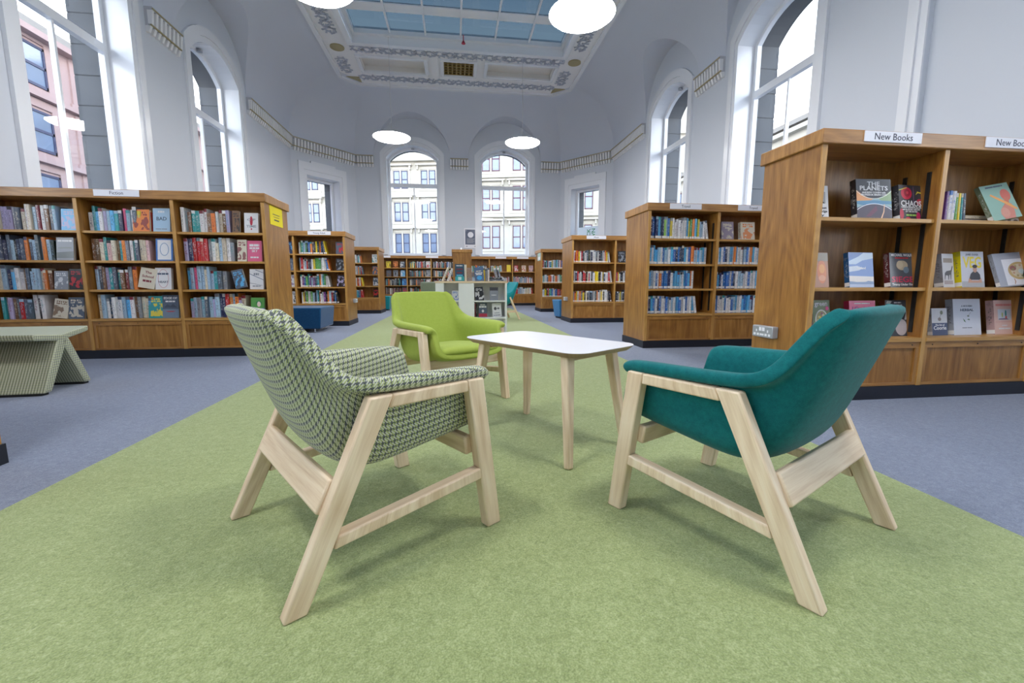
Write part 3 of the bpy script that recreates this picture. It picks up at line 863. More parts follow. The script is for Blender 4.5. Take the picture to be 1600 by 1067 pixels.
scrolls(px0 + ch + .1, 13.55, px1 - ch - .1, 13.55, .36, .42)
scrolls(-2.78, 5.0, -2.78, 11.4, .36, .40)
scrolls(3.2, 5.0, 3.2, 11.4, .36, .40)
scrolls(-2.85, 12.5, -2.85, 13.3, .36, .40)
scrolls(3.15, 12.5, 3.15, 13.3, .36, .40)
for (x, y) in ((-2.80, 12.02), (3.25, 12.0)):
    mb = MB(); mb.cyl((x, y, Z - .02), (x, y, Z + .02), .17, 20); g = mb.build('round_vent', M['gold'], panel); g['label'] = 'round gilded vent in the ceiling corner'
for sx, x in ((1, px0 + .10), (-1, px1 - .10)):
    mb = MB(); yv = py1 - ch
    mb.prism([(x + sx * .05, yv, Z - .015), (x + sx * .42, yv, Z - .015), (x + sx * .42, yv + .33, Z - .015)], (0, 0, .03))
    g = mb.build('corner_vent', M['gold'], panel); g['label'] = 'triangular gilded vent at the chamfered corner'
# raised lantern fascia, glazing
ZG = Z + .20
lt = MB()
iy1, ix0, ix1 = oy1 - .012, ox0 + .012, ox1 - .012
for a, b in (((ix0, iy1), (ix1, iy1)), ((ix1, iy1), (ix1, oy0)), ((ix1, oy0), (ix0, oy0)), ((ix0, oy0), (ix0, iy1))):
    lt.quad([(a[0], a[1], Z - .075), (b[0], b[1], Z - .075), (b[0], b[1], ZG + .1), (a[0], a[1], ZG + .1)])
lant = struct(lt.build('window_skylight', M['white']))
lb = MB()
for (a, b, c, e) in ((ox0, ox0 + .08, oy0, oy1), (ox1 - .08, ox1, oy0, oy1), (ox0 + .08, ox1 - .08, oy1 - .12, oy1), (ox0 + .08, ox1 - .08, oy0, oy0 + .2)):
    lb.box(a, b, c, e, ZG - .1, ZG)
lb.build('glazing_curb', M['white'], lant)
nx = 6; gx0, gx1 = ox0 + .06, ox1 - .06
gy = [oy1 - .10 - 1.06 * k for k in range(12)]
for k in range(nx + 1):
    x = gx0 + (gx1 - gx0) * k / nx
    mb = MB(); mb.box(x - .022, x + .022, gy[-1], oy1 - .02, ZG - .06, ZG + .04, grain='y'); mb.build('glazing_bar', M['white'], lant)
for y in gy[1:]:
    mb = MB(); mb.box(gx0, gx1, y, y + .30, ZG - .02, ZG + .02, grain='x'); mb.build('cross_bar', M['white'], lant)
for k in range(nx):
    for q in range(11):
        xa = gx0 + (gx1 - gx0) * k / nx + .022; xb = gx0 + (gx1 - gx0) * (k + 1) / nx - .022
        mb = MB(); mb.quad([(xa, gy[q], ZG), (xb, gy[q], ZG), (xb, gy[q + 1] + .30, ZG), (xa, gy[q + 1] + .30, ZG)])
        mb.build('pane', M['roof_glass'], lant)
# white steel purlins of the outer roof above the glass
for k, y in enumerate((10.25, 8.4, 6.5, 4.6, 2.6)):
    mb = MB(); mb.box(ox0 - .3, ox1 + .3, y - .16, y + .16, ZG + .9, ZG + 1.1, grain='x'); mb.build('roof_purlin', M['white'], lant)
mb = MB()
mb.cyl((.30, 11.25, ZG - .12), (.30, 11.25, Z - .05), .012, 8); mb.cyl((.30, 11.25, Z - .05), (.30, 11.25, Z - .11), .02, 10, r2=.05)
tag(mb.build('sprinkler', M['red']), 'thin red sprinkler rod hanging at the far edge of the skylight', 'sprinkler')

# ================================================================== OUTSIDE
def facade(name, label, A, B, z_top, rows, cols, wall_mat, sash, depth=5.0, pair=True, ww=.62, hood=True, ledges=(), roof=True, group=None, rise=0.0):
    """street building: A->B is the foot of the front wall (front faces to the right of A->B reversed normal)"""
    A = Vector((A[0], A[1], 0)); B = Vector((B[0], B[1], 0)); d = (B - A); L = d.length; d.normalize()
    n = Vector((d.y, -d.x, 0))         # towards the viewer
    root = empty(name, A, 0, label, 'building', group)
    rz = math.atan2(d.y, d.x)
    root.rotation_euler = (0, 0, rz)   # local x along facade, local -y towards viewer
    w = MB(); w.box(0, L, 0, depth, -.5, z_top, grain='x'); w.build('wall', wall_mat, root)
    lg = MB()
    for z, pr, h in ledges: lg.box(-.1, L + .1, -pr, 0.02, z, z + h, grain='x')
    lg.build('string_course', wall_mat, root)
    if roof:
        rf = MB(); rf.box(-.2, L + .2, -.35, depth, z_top, z_top + .22)
        if rise: rf.prism([(0, -.2, z_top + .22), (0, depth, z_top + .22), (0, depth, z_top + rise)], (L, 0, 0))
        r = rf.build('roof', M['slate'], root)
    for (z0, z1) in rows:
        for cx in cols:
            xs_ = (cx - ww * .62, cx + ww * .62) if pair else (cx,)
            fr = MB(); tw = ww * (1.24 if pair else .5)
            fr.box(cx - tw - .28, cx + tw + .28, -.06, .02, z0 - .25, z0 - .05, grain='x')
            fr.box(cx - tw - .2, cx - tw, -.06, .02, z0 - .05, z1 + .1); fr.box(cx + tw, cx + tw + .2, -.06, .02, z0 - .05, z1 + .1)
            if pair: fr.box(cx - .07, cx + .07, -.06, .02, z0 - .05, z1 + .1)
            fr.box(cx - tw - .2, cx + tw + .2, -.06, .02, z1 + .1, z1 + .35, grain='x')
            if hood:
                fr.box(cx - tw - .4, cx + tw + .4, -.38, .02, z1 + .42, z1 + .56, grain='x')
                for sg in (-1, 1): fr.box(cx + sg * (tw + .2) - .07, cx + sg * (tw + .2) + .07, -.30, .02, z1 + .05, z1 + .42)
            wo = fr.build('window', wall_mat, root)
            for x in xs_:
                sb = MB(); h = (z0 + z1) / 2
                for a, b, c, e in ((x - ww / 2, x - ww / 2 + .07, z0, z1), (x + ww / 2 - .07, x + ww / 2, z0, z1), (x - ww / 2, x + ww / 2, z1 - .08, z1), (x - ww / 2, x + ww / 2, z0, z0 + .09), (x - ww / 2, x + ww / 2, h - .04, h + .05)):
                    sb.box(a, b, -.045, .01, c, e)
                sb.build('sash', sash, wo)
                g = MB(); g.quad([(x - ww / 2, -.015, z0), (x + ww / 2, -.015, z0), (x + ww / 2, -.015, z1), (x - ww / 2, -.015, z1)])
                g.build('pane', M['far_glass'], wo)
    return root
gr = MB(); gr.quad([(-60, -30, -.6), (60, -30, -.6), (60, 80, -.6), (-60, 80, -.6)])
struct(gr.build('floor_street', M['asphalt']))
rowz = [(3.75, 5.6), (6.75, 8.55), (9.85, 11.5), (12.8, 14.3)]
facade('tenement', 'pale cream tenement with bracketed window hoods seen through the left back window', (-16, 46.5), (1.2, 43.0), 14.6, rowz[:3], [2.2, 5.2, 8.2, 11.2, 13.9, 16.35], M['cream_stone'], M['sash_navy'], ww=.62,
       ledges=[(6.1, .25, .2), (9.15, .25, .2), (2.9, .3, .25), (12.3, .5, .4)])
facade('tenement', 'cream tenement with red sash windows seen through the right back window', (1.3, 41.0), (20, 36.5), 17.5, [(3.95, 6.0), (7.35, 9.5), (10.8, 12.9), (14.1, 15.8)], [2.15, 4.95, 7.75, 10.5, 13.2, 16.0], M['cream_stone'], M['sash'], ww=.72,
       ledges=[(6.75, .3, .22), (10.2, .3, .22), (3.1, .3, .25), (13.4, .4, .3)])
facade('tenement', 'pink sandstone tenement with dark sash windows seen through the left window', (-14, 13.0), (-14, 30), 9.15, [(1.1, 2.4), (3.2, 4.5), (5.25, 6.6), (7.4, 8.75)], [2.3, 4.55, 6.7, 8.9, 11.1, 13.3, 15.5], M['pink_stone'], M['sash_navy'], pair=False, ww=.98, hood=False,
       ledges=[(4.85, .22, .16), (7.0, .22, .16), (8.95, .35, .2), (2.75, .2, .15)])
facade('townhouse', 'cream stone townhouse outside the tall window on the right', (16.5, 36), (16.5, 12), 8.3, [(2.6, 4.6), (5.6, 7.3)], [2, 5, 8, 11, 14, 17, 20], M['cream_stone'], M['sash'], pair=False, ww=1.0, hood=False,
       ledges=[(8.0, .3, .2), (5.0, .2, .15)], rise=2.6)

# ================================================================== LAMPS
def pendant(label, x, y, z=4.40, top=ZG - .1):
    t = empty('pendant_lamp', (x, y, z), 0, label, 'lamp', 'disc pendant lamps')
    r = .45
    df = MB(); n = 48
    prof = [(0, -.045), (.18, -.043), (.33, -.032), (.42, -.014), (.452, .012)]
    def lathe(mb, prof):
        for (r0, z0), (r1, z1) in zip(prof, prof[1:]):
            for k in range(n):
                a, b = 2 * math.pi * k / n, 2 * math.pi * (k + 1) / n
                q = [(r0 * math.cos(a), r0 * math.sin(a), z0), (r1 * math.cos(a), r1 * math.sin(a), z1), (r1 * math.cos(b), r1 * math.sin(b), z1), (r0 * math.cos(b), r0 * math.sin(b), z0)]
                if r0 < 1e-6: q = q[:3]
                mb.quad(q)
    lathe(df, prof); df.build('diffuser', M['lamp'], t, smooth=True)
    sh = MB(); lathe(sh, [(.452, .012), (.448, .022), (.30, .065), (.10, .085), (.0001, .09)]); sh.build('shade', M['laminate'], t, smooth=True)
    c = MB()
    c.cyl((0, 0, .09), (0, 0, .17), .022, 10); c.cyl((0, 0, .17), (0, 0, top - z), .006, 6)
    for k in range(3):
        a = k * 2.094; c.cyl((.2 * math.cos(a), .2 * math.sin(a), .075), (0, 0, .42), .0025, 4)
    c.build('cord', M['cord'], t)
    cn = MB(); cn.cyl((0, 0, top - z - .03), (0, 0, top - z), .05, 14); cn.build('ceiling_rose', M['laminate'], t)
    return t
pendant('lit white disc pendant hanging before the left back window', -1.50, 11.6, 4.35, Z + .12)
pendant('lit white disc pendant hanging before the right back window', 1.82, 11.75, 4.40, Z + .12)
pendant('large lit disc pendant cut by the top edge, above the left side', -1.62, 6.05, 4.36)
pendant('large lit disc pendant at the top, right of the skylight', 1.80, 6.3, 4.42)
pendant('lit disc pendant out of view above the camera, left row', -1.6, .6, 4.40)
pendant('lit disc pendant out of view above the camera, right row', 1.8, .6, 4.40)

# ================================================================== BOOKCASES
BH = 1.65
STD = [.40, .69, .975, 1.262]
def bookcase(label, X, Y, sx, n, depth, levels, pitch=.85, tracks=False, signs=(), group=None, top=BH, endcap=True):
    """X = aisle end face, bays run towards sx; parts in local coordinates"""
    t = empty('bookcase', (X, Y, 0), 0, label, 'bookcase', group)
    W = n * pitch + .04
    def bx(name, a, b, y0, y1, z0, z1, grain='z', mat='oak', bevel=0):
        mb = MB(); mb.box(sx * a, sx * b, y0, y1, z0, z1, grain, uvo=X + Y); return mb.build(name, M[mat], t, bevel=bevel)
    bd = min(.30, depth - .04)             # back panel depth
    bx('kickboard', -.008, W + .008, -.008, depth + .008, 0, .085, 'x', 'black')
    e = bx('end_panel', 0, .032, .004, depth, .085, top - .085)
    bx('end_panel', W - .032, W, .004, depth, .085, top - .085)
    bx('end_lipping', 0, .034, -.004, .004, .085, top - .085, 'z', 'oak_edge')
    bx('top_cap', -.022, W + .022, -.022, depth + .022, top - .085, top, 'x', 'oak_mid', .006)
    bx('back_panel', .032, W - .032, bd, bd + .012, .085, top - .085)
    if depth > .36: bx('rear_panel', .032, W - .032, depth - .012, depth - .001, .085, top - .085)
    for k in range(1, n):
        x = k * pitch + .004
        bx('divider', x - .012, x + .018, .004, bd, .085, top - .085)
        bx('divider_lipping', x - .013, x + .019, -.004, .004, .085, top - .085, 'z', 'oak_edge')
    for k in range(n):
        a = .034 if k == 0 else k * pitch + .023; b = (k + 1) * pitch - .009 if k < n - 1 else W - .033
        for z in levels[1:]:
            bx('shelf', a, b, .012, bd - .001, z - .022, z, 'x', 'oak_edge')
        z = levels[0]
        bx('base_shelf', a, b, -.008, bd - .001, z - .024, z, 'x', 'oak_edge')
        # panelled base: rails, stiles, sunk panel with planted bead
        mb = MB()
        mb.box(sx * a, sx * b, .002, .02, z - .066, z - .026, 'x'); mb.box(sx * a, sx * b, .002, .02, .087, .105, 'x')
        mb.box(sx * a, sx * (a + .028), .002, .02, .105, z - .066); mb.box(sx * (b - .028), sx * b, .002, .02, .105, z - .066)
        mb.build('panel_frame', M['oak_mid'], t)
        bx('lower_panel', a + .02, b - .02, .012, .02, .10, z - .06)
        sc = MB()
        for xx in (a + .06, (a + b) / 2, b - .06): sc.cyl((sx * xx, .004, z - .046), (sx * xx, -.001, z - .046), .004, 6)
        sc.build('screw', M['track'], t)
        if tracks:
            for side in (a + .006, b - .006):
                for yy in (.07, .22):
                    q = MB(); q.box(sx * (side - .005), sx * (side + .005), yy - .011, yy + .011, levels[0] + .03, top - .20)
                    q.build('shelf_track', M['track'], t)
    for (x0, x1, s, sz) in signs:
        so = empty('sign_holder', (0, 0, 0)); so.parent = t
        x0 -= X; x1 -= X
        mb = MB(); mb.box(x0, x1, -.028, -.0225, top - .066, top - .006); c = mb.build('sign_card', M['label'], t)
        bpy.data.objects.remove(so)
        if s: text('lettering', s, sz, M['ink'], c, ((x0 + x1) / 2, -.0285, top - .037))
    return t
def socket(parent, face_x, y, z, sgn, w=.19, h=.075):
    """twin socket on an end panel; face normal sgn*x ; local coords of parent"""
    mb = MB(); mb.box(face_x, face_x + sgn * .045, y - w / 2, y + w / 2, z - h / 2, z + h / 2); s = mb.build('socket', M['socket'], parent, bevel=.006)
    s['label'] = 'grey metal twin power socket on the end panel'
    wv = MB(); X1 = face_x + sgn * .0455; X0 = face_x + sgn * .044
    for yy in (-.015, .015): wv.box(X0, X1 + sgn * .003, y + yy - .011, y + yy + .011, z + .005, z + .03)
    for yy in (-.055, .055):
        wv.box(X0, X1, y + yy - .006, y + yy + .006, z - .003, z + .014)
        wv.box(X0, X1, y + yy - .027, y + yy - .006, z - .028, z - .012); wv.box(X0, X1, y + yy + .006, y + yy + .027, z - .028, z - .012)
    wv.box(X0, X1, y - .02, y + .02, z - .026, z - .014)
    wv.build('socket_face', M['label'], s)
    return s

LA, LBz, LC = [(-1.90, 4.78), (-1.90, 8.0), (-1.88, 11.25)]
caseA = bookcase('long oak bookcase of fiction at left, yellow notice on its end', -1.90, 4.78, -1, 3, .60, STD, signs=[(-3.417, -3.02, 'Fiction', .045)])
caseB = bookcase('oak bookcase behind the blue ottoman, second in the left row', -1.90, 8.0, -1, 3, .72, STD, signs=[(-2.50, -2.12, 'Young Adult', .04)])
caseC = bookcase('narrow-looking oak bookcase furthest back in the left row', -1.88, 11.25, -1, 3, .80, STD)
caseR = bookcase('large oak bookcase of new books with face-out covers at right', 2.165, 2.41, 1, 3, .48, [.40, .725, 1.152], tracks=True, signs=[(2.413, 2.80, 'New Books', .055), (3.255, 3.66, 'New Books', .055)])
caseT = bookcase('oak bookcase of travel guides, second in the right row', 2.175, 4.75, 1, 3, .62, STD, tracks=True, signs=[(2.414, 2.793, 'Travel', .042), (3.244, 3.62, 'Travel', .042)])
caseM = bookcase('oak bookcase with socket on its end, third in the right row', 2.20, 8.05, 1, 3, .75, [.40, .77, 1.15], signs=[(2.47, 2.85, 'Music', .042)])
caseN = bookcase('oak bookcase furthest back in the right row, leaflet on its end', 2.26, 11.3, 1, 3, .80, [.40, .77, 1.15])
caseD = bookcase('low wall bookcase beneath the left back window', .02, 14.6, -1, 4, .32, STD, pitch=.785, signs=[(-2.335, -2.06, '', .04), (-.94, -.53, '', .04)])
caseE = bookcase('low wall bookcase beneath the right back window', .36, 14.7, 1, 4, .32, [.40, .77, 1.15], pitch=.79, signs=[(1.366, 1.73, '', .04), (2.098, 2.49, '', .04)])
# end-on bookcase in the middle (we see its narrow end)
t = empty('bookcase', (.20, 11.8, .0055), 0, 'double-sided oak bookcase seen end-on at the far centre', 'bookcase')
mb = MB(); mb.box(-.25, .25, 0, .03, .085, 1.565); mb.build('end_panel', M['oak'], t)
mb = MB(); mb.box(-.25, .25, 2.0, 2.03, .085, 1.565); mb.build('end_panel', M['oak'], t)
mb = MB(); mb.box(-.275, .275, -.025, 2.055, 1.565, 1.65, 'y'); mb.build('top_cap', M['oak_mid'], t, bevel=.006)
mb = MB(); mb.box(-.255, .255, -.005, 2.035, 0, .085, 'y'); mb.build('kickboard', M['black'], t)
mb = MB(); mb.box(-.01, .01, .03, 2.0, .085, 1.565); mb.build('back_panel', M['oak'], t)
for z in STD + [.10]:
    for sg in (-1, 1):
        mb = MB(); mb.box(sg * .01, sg * .245, .03, 2.0, z - .022, z, 'y'); mb.build('shelf', M['oak_edge'], t)
mb = MB(); mb.cyl((-.02, 0.1, 1.65), (-.02, .1, 1.69), .012, 8); mb.box(-.05, .05, .09, .11, 1.65, 1.66); mb.build('sign_clip', M['chrome'], t)
# case whose corner just enters the frame at lower left
caseL = bookcase('oak bookcase whose corner just shows at the lower left edge', -1.893, 1.42, -1, 3, .57, STD)

socket(caseR, 0.0, .325, .418, -1, .20, .08)
socket(caseB, 0.0, .50, .43, 1)
socket(caseM, 0.0, .35, .45, -1)
# yellow notice on the end of the fiction case
mb = MB(); mb.box(-0.0, .003, .12, .45, 1.365, 1.56); yn = mb.build('notice', M['yellow'], caseA); yn['label'] = 'bright yellow paper notice with two lines of print'
mb = MB(); mb.box(.003, .0036, .19, .37, 1.475, 1.482); mb.box(.003, .0036, .21, .36, 1.45, 1.455); mb.box(.003, .0036, .22, .35, 1.415, 1.428); mb.build('print', M['ink'], yn)
mb = MB(); mb.box(-.003, 0.0, .10, .50, 1.36, 1.60); lf = mb.build('leaflet', ink((.45, .68, .62)), caseN); lf['label'] = 'pale green and white leaflet taped to the end panel'
mb = MB(); mb.box(-.0036, -.003, .14, .46, 1.38, 1.46); mb.build('print', M['label'], lf)
# poster on the pier between the back windows
pt_ = empty('poster', (.59, 15.55, 2.325), 0, 'framed dark poster with a white disc between the two back windows', 'poster')
mb = MB(); mb.box(-.25, .25, -.03, -.001, -.345, .345); mb.build('frame', M['label'], pt_)
mb = MB(); mb.box(-.205, .205, -.034, -.03, -.215, .30); mb.build('sheet', ink((.10, .12, .19)), pt_)
def disc(cx, cz, r, y, mat, parent, name, rx=None, n=24, a0=0, a1=2 * math.pi):
    rx = r if rx is None else rx; mb = MB()
    p = [(cx + rx * math.cos(a0 + (a1 - a0) * k / n), y, cz + r * math.sin(a0 + (a1 - a0) * k / n)) for k in range(n)]
    mb.quad(p); return mb.build(name, mat, parent)
disc(-.02, .12, .10, -.0345, M['label'], pt_, 'white_disc')
mb = MB()
for k in range(7): mb.box(-.15, .15 - .04 * (k % 3), -.0346, -.034, -.02 - .025 * k, -.008 - .025 * k)
mb.box(-.19, -.15, -.0346, -.034, .25, .275); mb.build('print', M['socket'], pt_)
mb = MB(); mb.box(-.17, -.14, -.0306, -.03, -.29, -.26); mb.box(.12, .16, -.0306, -.03, -.29, -.26); mb.build('print', M['ink'], pt_)

# ================================================================== BOOKS
C = dict(navy=(.02, .035, .10), black=(.012, .012, .016), white=(.72, .72, .74), cream=(.66, .60, .48), pale_blue=(.36, .52, .68), blue=(.03, .16, .50), teal=(.03, .30, .32),
         grey=(.25, .27, .31), slate=(.08, .11, .16), maroon=(.20, .015, .03), red=(.55, .02, .03), pink=(.70, .12, .25), orange=(.75, .22, .04), yellow=(.80, .62, .03),
         green=(.10, .33, .08), lilac=(.42, .38, .60), purple=(.16, .06, .25), brown=(.18, .09, .04), lime=(.35, .65, .12), sky=(.10, .42, .75), rose=(.65, .42, .42))
ADJ = dict(navy='navy', black='black', white='white', cream='cream', pale_blue='pale blue', blue='blue', teal='teal', grey='grey', slate='slate-grey', maroon='maroon', red='red', pink='pink',
           orange='orange', yellow='yellow', green='green', lilac='lilac', purple='purple', brown='brown', lime='lime green', sky='sky blue', rose='dusty pink')
FIC = 'navy navy black slate slate white white white white white pale_blue pale_blue pale_blue grey grey cream cream cream teal maroon red orange lilac lilac slate rose pale_blue sky brown'.split()
FICL = 'white white pale_blue pale_blue cream pink lilac sky white teal grey'.split()
TRAV = 'blue blue sky sky white white white pale_blue navy orange blue pale_blue white'.split()
YA = 'navy purple red white yellow blue orange black pale_blue green teal black white slate'.split()
GEN = 'white white black grey red green cream yellow blue teal slate maroon orange pale_blue white'.split()
MUS = 'black white grey cream red black slate white orange yellow navy white'.split()
DRK = 'black slate grey navy cream maroon black grey teal orange brown slate white'.split()
def jit(c, r): k = r.uniform(.8, 1.2); return tuple(min(.9, max(.004, x * k + r.uniform(-.01, .01))) for x in c)
def book_mb(mb, w, d, h, c1, c2, par, T=None, pages=2):
    """spine faces -y; origin bottom centre of the spine"""
    at = (c1, c2, par); x = w / 2; t = min(.003, w * .15)
    def q(pts, uv, mi): mb.quad([T @ Vector(p) for p in pts] if T is not None else pts, uv, mi, at)
    b = .006 if w > .02 else .003
    # rounded spine in three facets
    xs_ = [-x, -x * .6, x * .6, x]; ys_ = [b, 0, 0, b]
    for k in range(3):
        u0, u1 = (xs_[k] + x) / w, (xs_[k + 1] + x) / w
        q([(xs_[k], ys_[k], 0), (xs_[k + 1], ys_[k + 1], 0), (xs_[k + 1], ys_[k + 1], h), (xs_[k], ys_[k], h)], [(u0, 0), (u1, 0), (u1, 1), (u0, 1)], 0)
    q([(-x, d, 0), (-x, b, 0), (-x, b, h), (-x, d, h)], [(0, 0), (1, 0), (1, 1), (0, 1)], 1)
    q([(x, b, 0), (x, d, 0), (x, d, h), (x, b, h)], [(0, 0), (1, 0), (1, 1), (0, 1)], 1)
    q([(-x, b, h), (-x * .6, 0, h), (x * .6, 0, h), (x, b, h)], [(0, 0)] * 4, 1)
    q([(-x, b, h), (x, b, h), (x, d, h), (-x, d, h)], [(0, 0), (.02, 0), (.02, .1), (0, .1)], pages)
    q([(x, d, 0), (-x, d, 0), (-x, d, h), (x, d, h)], [(0, 0), (.02, 0), (.02, .1), (0, .1)], pages)
    q([(-x, d, 0), (x, d, 0), (x, b, 0), (-x, b, 0)], [(0, 0)] * 4, 1)
BMATS = [M['spine'], M['cover'], M['paper'], M['front']]
ORD = 'first second third fourth fifth sixth seventh eighth ninth tenth eleventh twelfth thirteenth fourteenth fifteenth sixteenth seventeenth eighteenth nineteenth twentieth'.split()
def ordn(k):
    if k < 20: return ORD[k]
    if k < 29: return 'twenty-' + ORD[k - 20]
    if k == 29: return 'thirtieth'
    if k < 39: return 'thirty-' + ORD[k - 30]
    return 'fortieth'
far_books = MB()
def row(x0, x1, y, z, pal, hmin, hmax, wmin, wmax, seed, indiv=None, lab=0, lean_last=True, dark2=False, seg=None):
    """fill x0..x1 with upright books; indiv = (place text, group)"""
    r = random.Random(seed); x = x0; k = 0
    hc = r.uniform(hmin, hmax)
    while True:
        w = r.uniform(wmin, wmax)
        if x + w > x1: break
        if r.random() < .45: hc = r.uniform(hmin, hmax)
        h = hc + r.uniform(-.004, .004)
        nm = r.choice(seg(k) if seg else pal); c1 = jit(C[nm], r)
        lum = sum(c1) / 3
        c2 = jit(C[r.choice(['white', 'cream', 'pale_blue', 'white'])], r) if lum < .3 else jit(C[r.choice(['black', 'navy', 'grey', 'slate', 'maroon', 'teal'])], r)
        par = (r.random(), float(lab), 1.0 if r.random() < .4 else 0.0)
        dy = r.uniform(0, .03); d = r.uniform(.13, .17)
        cx = x + w / 2
        T = Matrix.Translation((cx, y + dy, z))
        last = x + w + wmax * 1.05 > x1
        if last and lean_last:
            a = R(9); T = Matrix.Translation((x + .012 + w / 2, y + dy, z + w / 2 * math.sin(a) + .0005)) @ Matrix.Rotation(-a, 4, 'Y')
            T = Matrix.Translation((h * math.sin(a) * 0 + .004, 0, 0)) @ T
        if indiv:
            mb = MB(); book_mb(mb, w - .0006, d, h, c1, c2, par)
            o = mb.build('book', BMATS[:3], attrs=True)
            o.matrix_world = T
            tag(o, '%s book, %s from left, %s' % (ADJ[nm], ordn(k), indiv[0]), 'book', indiv[1])
        else:
            book_mb(far_books, w - .0006, d, h, c1, c2, par, T)
        x += w; k += 1
    return x
def face_book(cx, y, z, w, h, th, c1, c2, label, group=None, lean=9, yaw=0, roll=0, seed=0, title=None, tcol='white', tz=.8, tw=.8, mat3=None, spine=None, tsize=None, plain_front=False, ysh=0, spcol=None):
    """book standing face out; origin bottom centre of the front cover. local: x right, -y towards the viewer"""
    r = random.Random(int(cx * 997 + z * 131 + seed)); at = (c1, c2, (r.random(), 0.0, 0.0))
    mb = MB(); x = w / 2
    def q(pts, uv, mi, a=at): mb.quad(pts, uv, mi, a)
    q([(-x, 0, 0), (x, 0, 0), (x, 0, h), (-x, 0, h)], [(0, 0), (1, 0), (1, 1), (0, 1)], 1 if plain_front else 3)
    q([(x, th, 0), (-x, th, 0), (-x, th, h), (x, th, h)], [(0, 0), (1, 0), (1, 1), (0, 1)], 1)
    sp = spcol or c1; spa = (sp, (.6, .6, .6) if sum(sp) < .9 else (.12, .12, .14), (r.random(), 1.0, 0.0))
    q([(-x, th, 0), (-x, 0, 0), (-x, 0, h), (-x, th, h)], [(0, 0), (1, 0), (1, 1), (0, 1)], 0, spa)
    # thin cover edges round the page block
    e = .0025
    for (y0, y1) in ((0, e), (th - e, th)):
        q([(x, y0, 0), (x, y1, 0), (x, y1, h), (x, y0, h)], [(0, 0)] * 4, 1); q([(-x, y0, h), (x, y0, h), (x, y1, h), (-x, y1, h)], [(0, 0)] * 4, 1)
    q([(-x, th, 0), (x, th, 0), (x, 0, 0), (-x, 0, 0)], [(0, 0)] * 4, 1)
    o = mb.build('book', BMATS, attrs=True)
    pb = MB(); pb.box(-x + .002, x - .004, e, th - e, .001, h - .004, 'x', faces='XZ'); pb.build('page_block', M['paper'], o)
    a = R(lean)
    o.matrix_world = Matrix.Translation((cx, y, z + .0008)) @ Matrix.Rotation(R(yaw), 4, 'Z') @ Matrix.Rotation(R(roll), 4, 'Y') @ Matrix.Rotation(-a, 4, 'X')
    if roll: o.location.z += abs(math.sin(R(roll))) * x
    tag(o, label, 'book', group)
    if title:
        for k, (s, zz, sz, col, wd) in enumerate(title):
            if s[0] == '~':      # lettering too small to read: a row of word-length strokes
                mb = MB(); rr_ = random.Random(k + seed); xx = -wd * w / 2
                while xx < wd * w / 2 - .004:
                    lw = min(rr_.uniform(.25, .5) * wd * w, wd * w / 2 - xx); mb.box(xx, xx + lw - .004, -.0007, -.0001, zz * h - sz * .3, zz * h + sz * .3); xx += lw
                mb.build('print_line', ink(C.get(col, (.7, .7, .7)) if isinstance(col, str) else col), o); continue
            text('lettering', s, sz, ink(C.get(col, (.7, .7, .7)) if isinstance(col, str) else col), o, (0, -.0006, zz * h), width=wd * w if wd else None, bold=sz * .02)
    return o
def poly(o, pts, col, name='print', y=-.0003, w=1, h=1):
    mb = MB(); mb.quad([(px * w, y, pz * h) for px, pz in pts]); return mb.build(name, ink(col) if isinstance(col, tuple) else col, o)
def ell(o, cx, cz, rx, rz, col, y=-.0003, n=22, a0=0, a1=360, name='print'):
    return poly(o, [(cx + rx * math.cos(R(a0 + (a1 - a0) * k / (n - 1 if a1 - a0 < 360 else n))), cz + rz * math.sin(R(a0 + (a1 - a0) * k / (n - 1 if a1 - a0 < 360 else n)))) for k in range(n)], col, name, y)
def arcband(o, cx, cz, r, wd, a0, a1, col, y=-.0005, n=18, rz=None):
    rz = r if rz is None else rz; mb = MB()
    for k in range(n):
        p = [R(a0 + (a1 - a0) * (k + e) / n) for e in (0, 1)]
        mb.quad([(cx + r * math.cos(p[0]), y, cz + rz * math.sin(p[0])), (cx + r * math.cos(p[1]), y, cz + rz * math.sin(p[1])), (cx + (r + wd) * math.cos(p[1]), y, cz + (rz + wd) * math.sin(p[1])), (cx + (r + wd) * math.cos(p[0]), y, cz + (rz + wd) * math.sin(p[0]))])
    return mb.build('print', ink(col), o)

SH = {0: 'bottom', 1: 'third', 2: 'second', 3: 'top'}
# ---- left fiction case: three bays x four shelves
BAYX = [(-2.735, -1.94), (-3.585, -2.77), (-4.435, -3.62)]      # right, middle, left bay
BN = ['right bay', 'middle bay', 'left bay']
# end of spine run per (bay, level): where face-out books start
RUN = {(0, 3): -2.25, (0, 2): -2.24, (0, 1): -2.32, (0, 0): -2.16, (1, 3): -3.0, (1, 2): -3.02, (1, 1): -3.19, (1, 0): -3.02,
       (2, 3): -3.83, (2, 2): -3.90, (2, 1): -3.93, (2, 0): -4.03}
SEG = {(0, 2): lambda k: ['purple', 'red', 'pink', 'lilac', 'navy'] if k < 6 else FICL, (0, 1): lambda k: FICL + ['orange'] if k < 9 else ['teal', 'slate', 'yellow', 'sky', 'grey'],
       (1, 3): lambda k: FICL + ['navy'] if k < 12 else ['red', 'orange', 'yellow', 'slate', 'cream'], (1, 2): lambda k: ['yellow', 'orange', 'red', 'brown'] if k < 2 else FIC}
for b in range(3):
    for l in range(4):
        x0, x1 = BAYX[b]
        row(x0 + .012, RUN[(b, l)], 4.84, STD[l] + .0005, FIC, .185, .245, .026, .044, 100 + b * 10 + l,
            indiv=('%s shelf, %s of fiction bookcase' % (SH[l], BN[b]), 'novels on the %s shelf, %s, of the fiction bookcase' % (SH[l], BN[b])), lean_last=False, seg=SEG.get((b, l)))
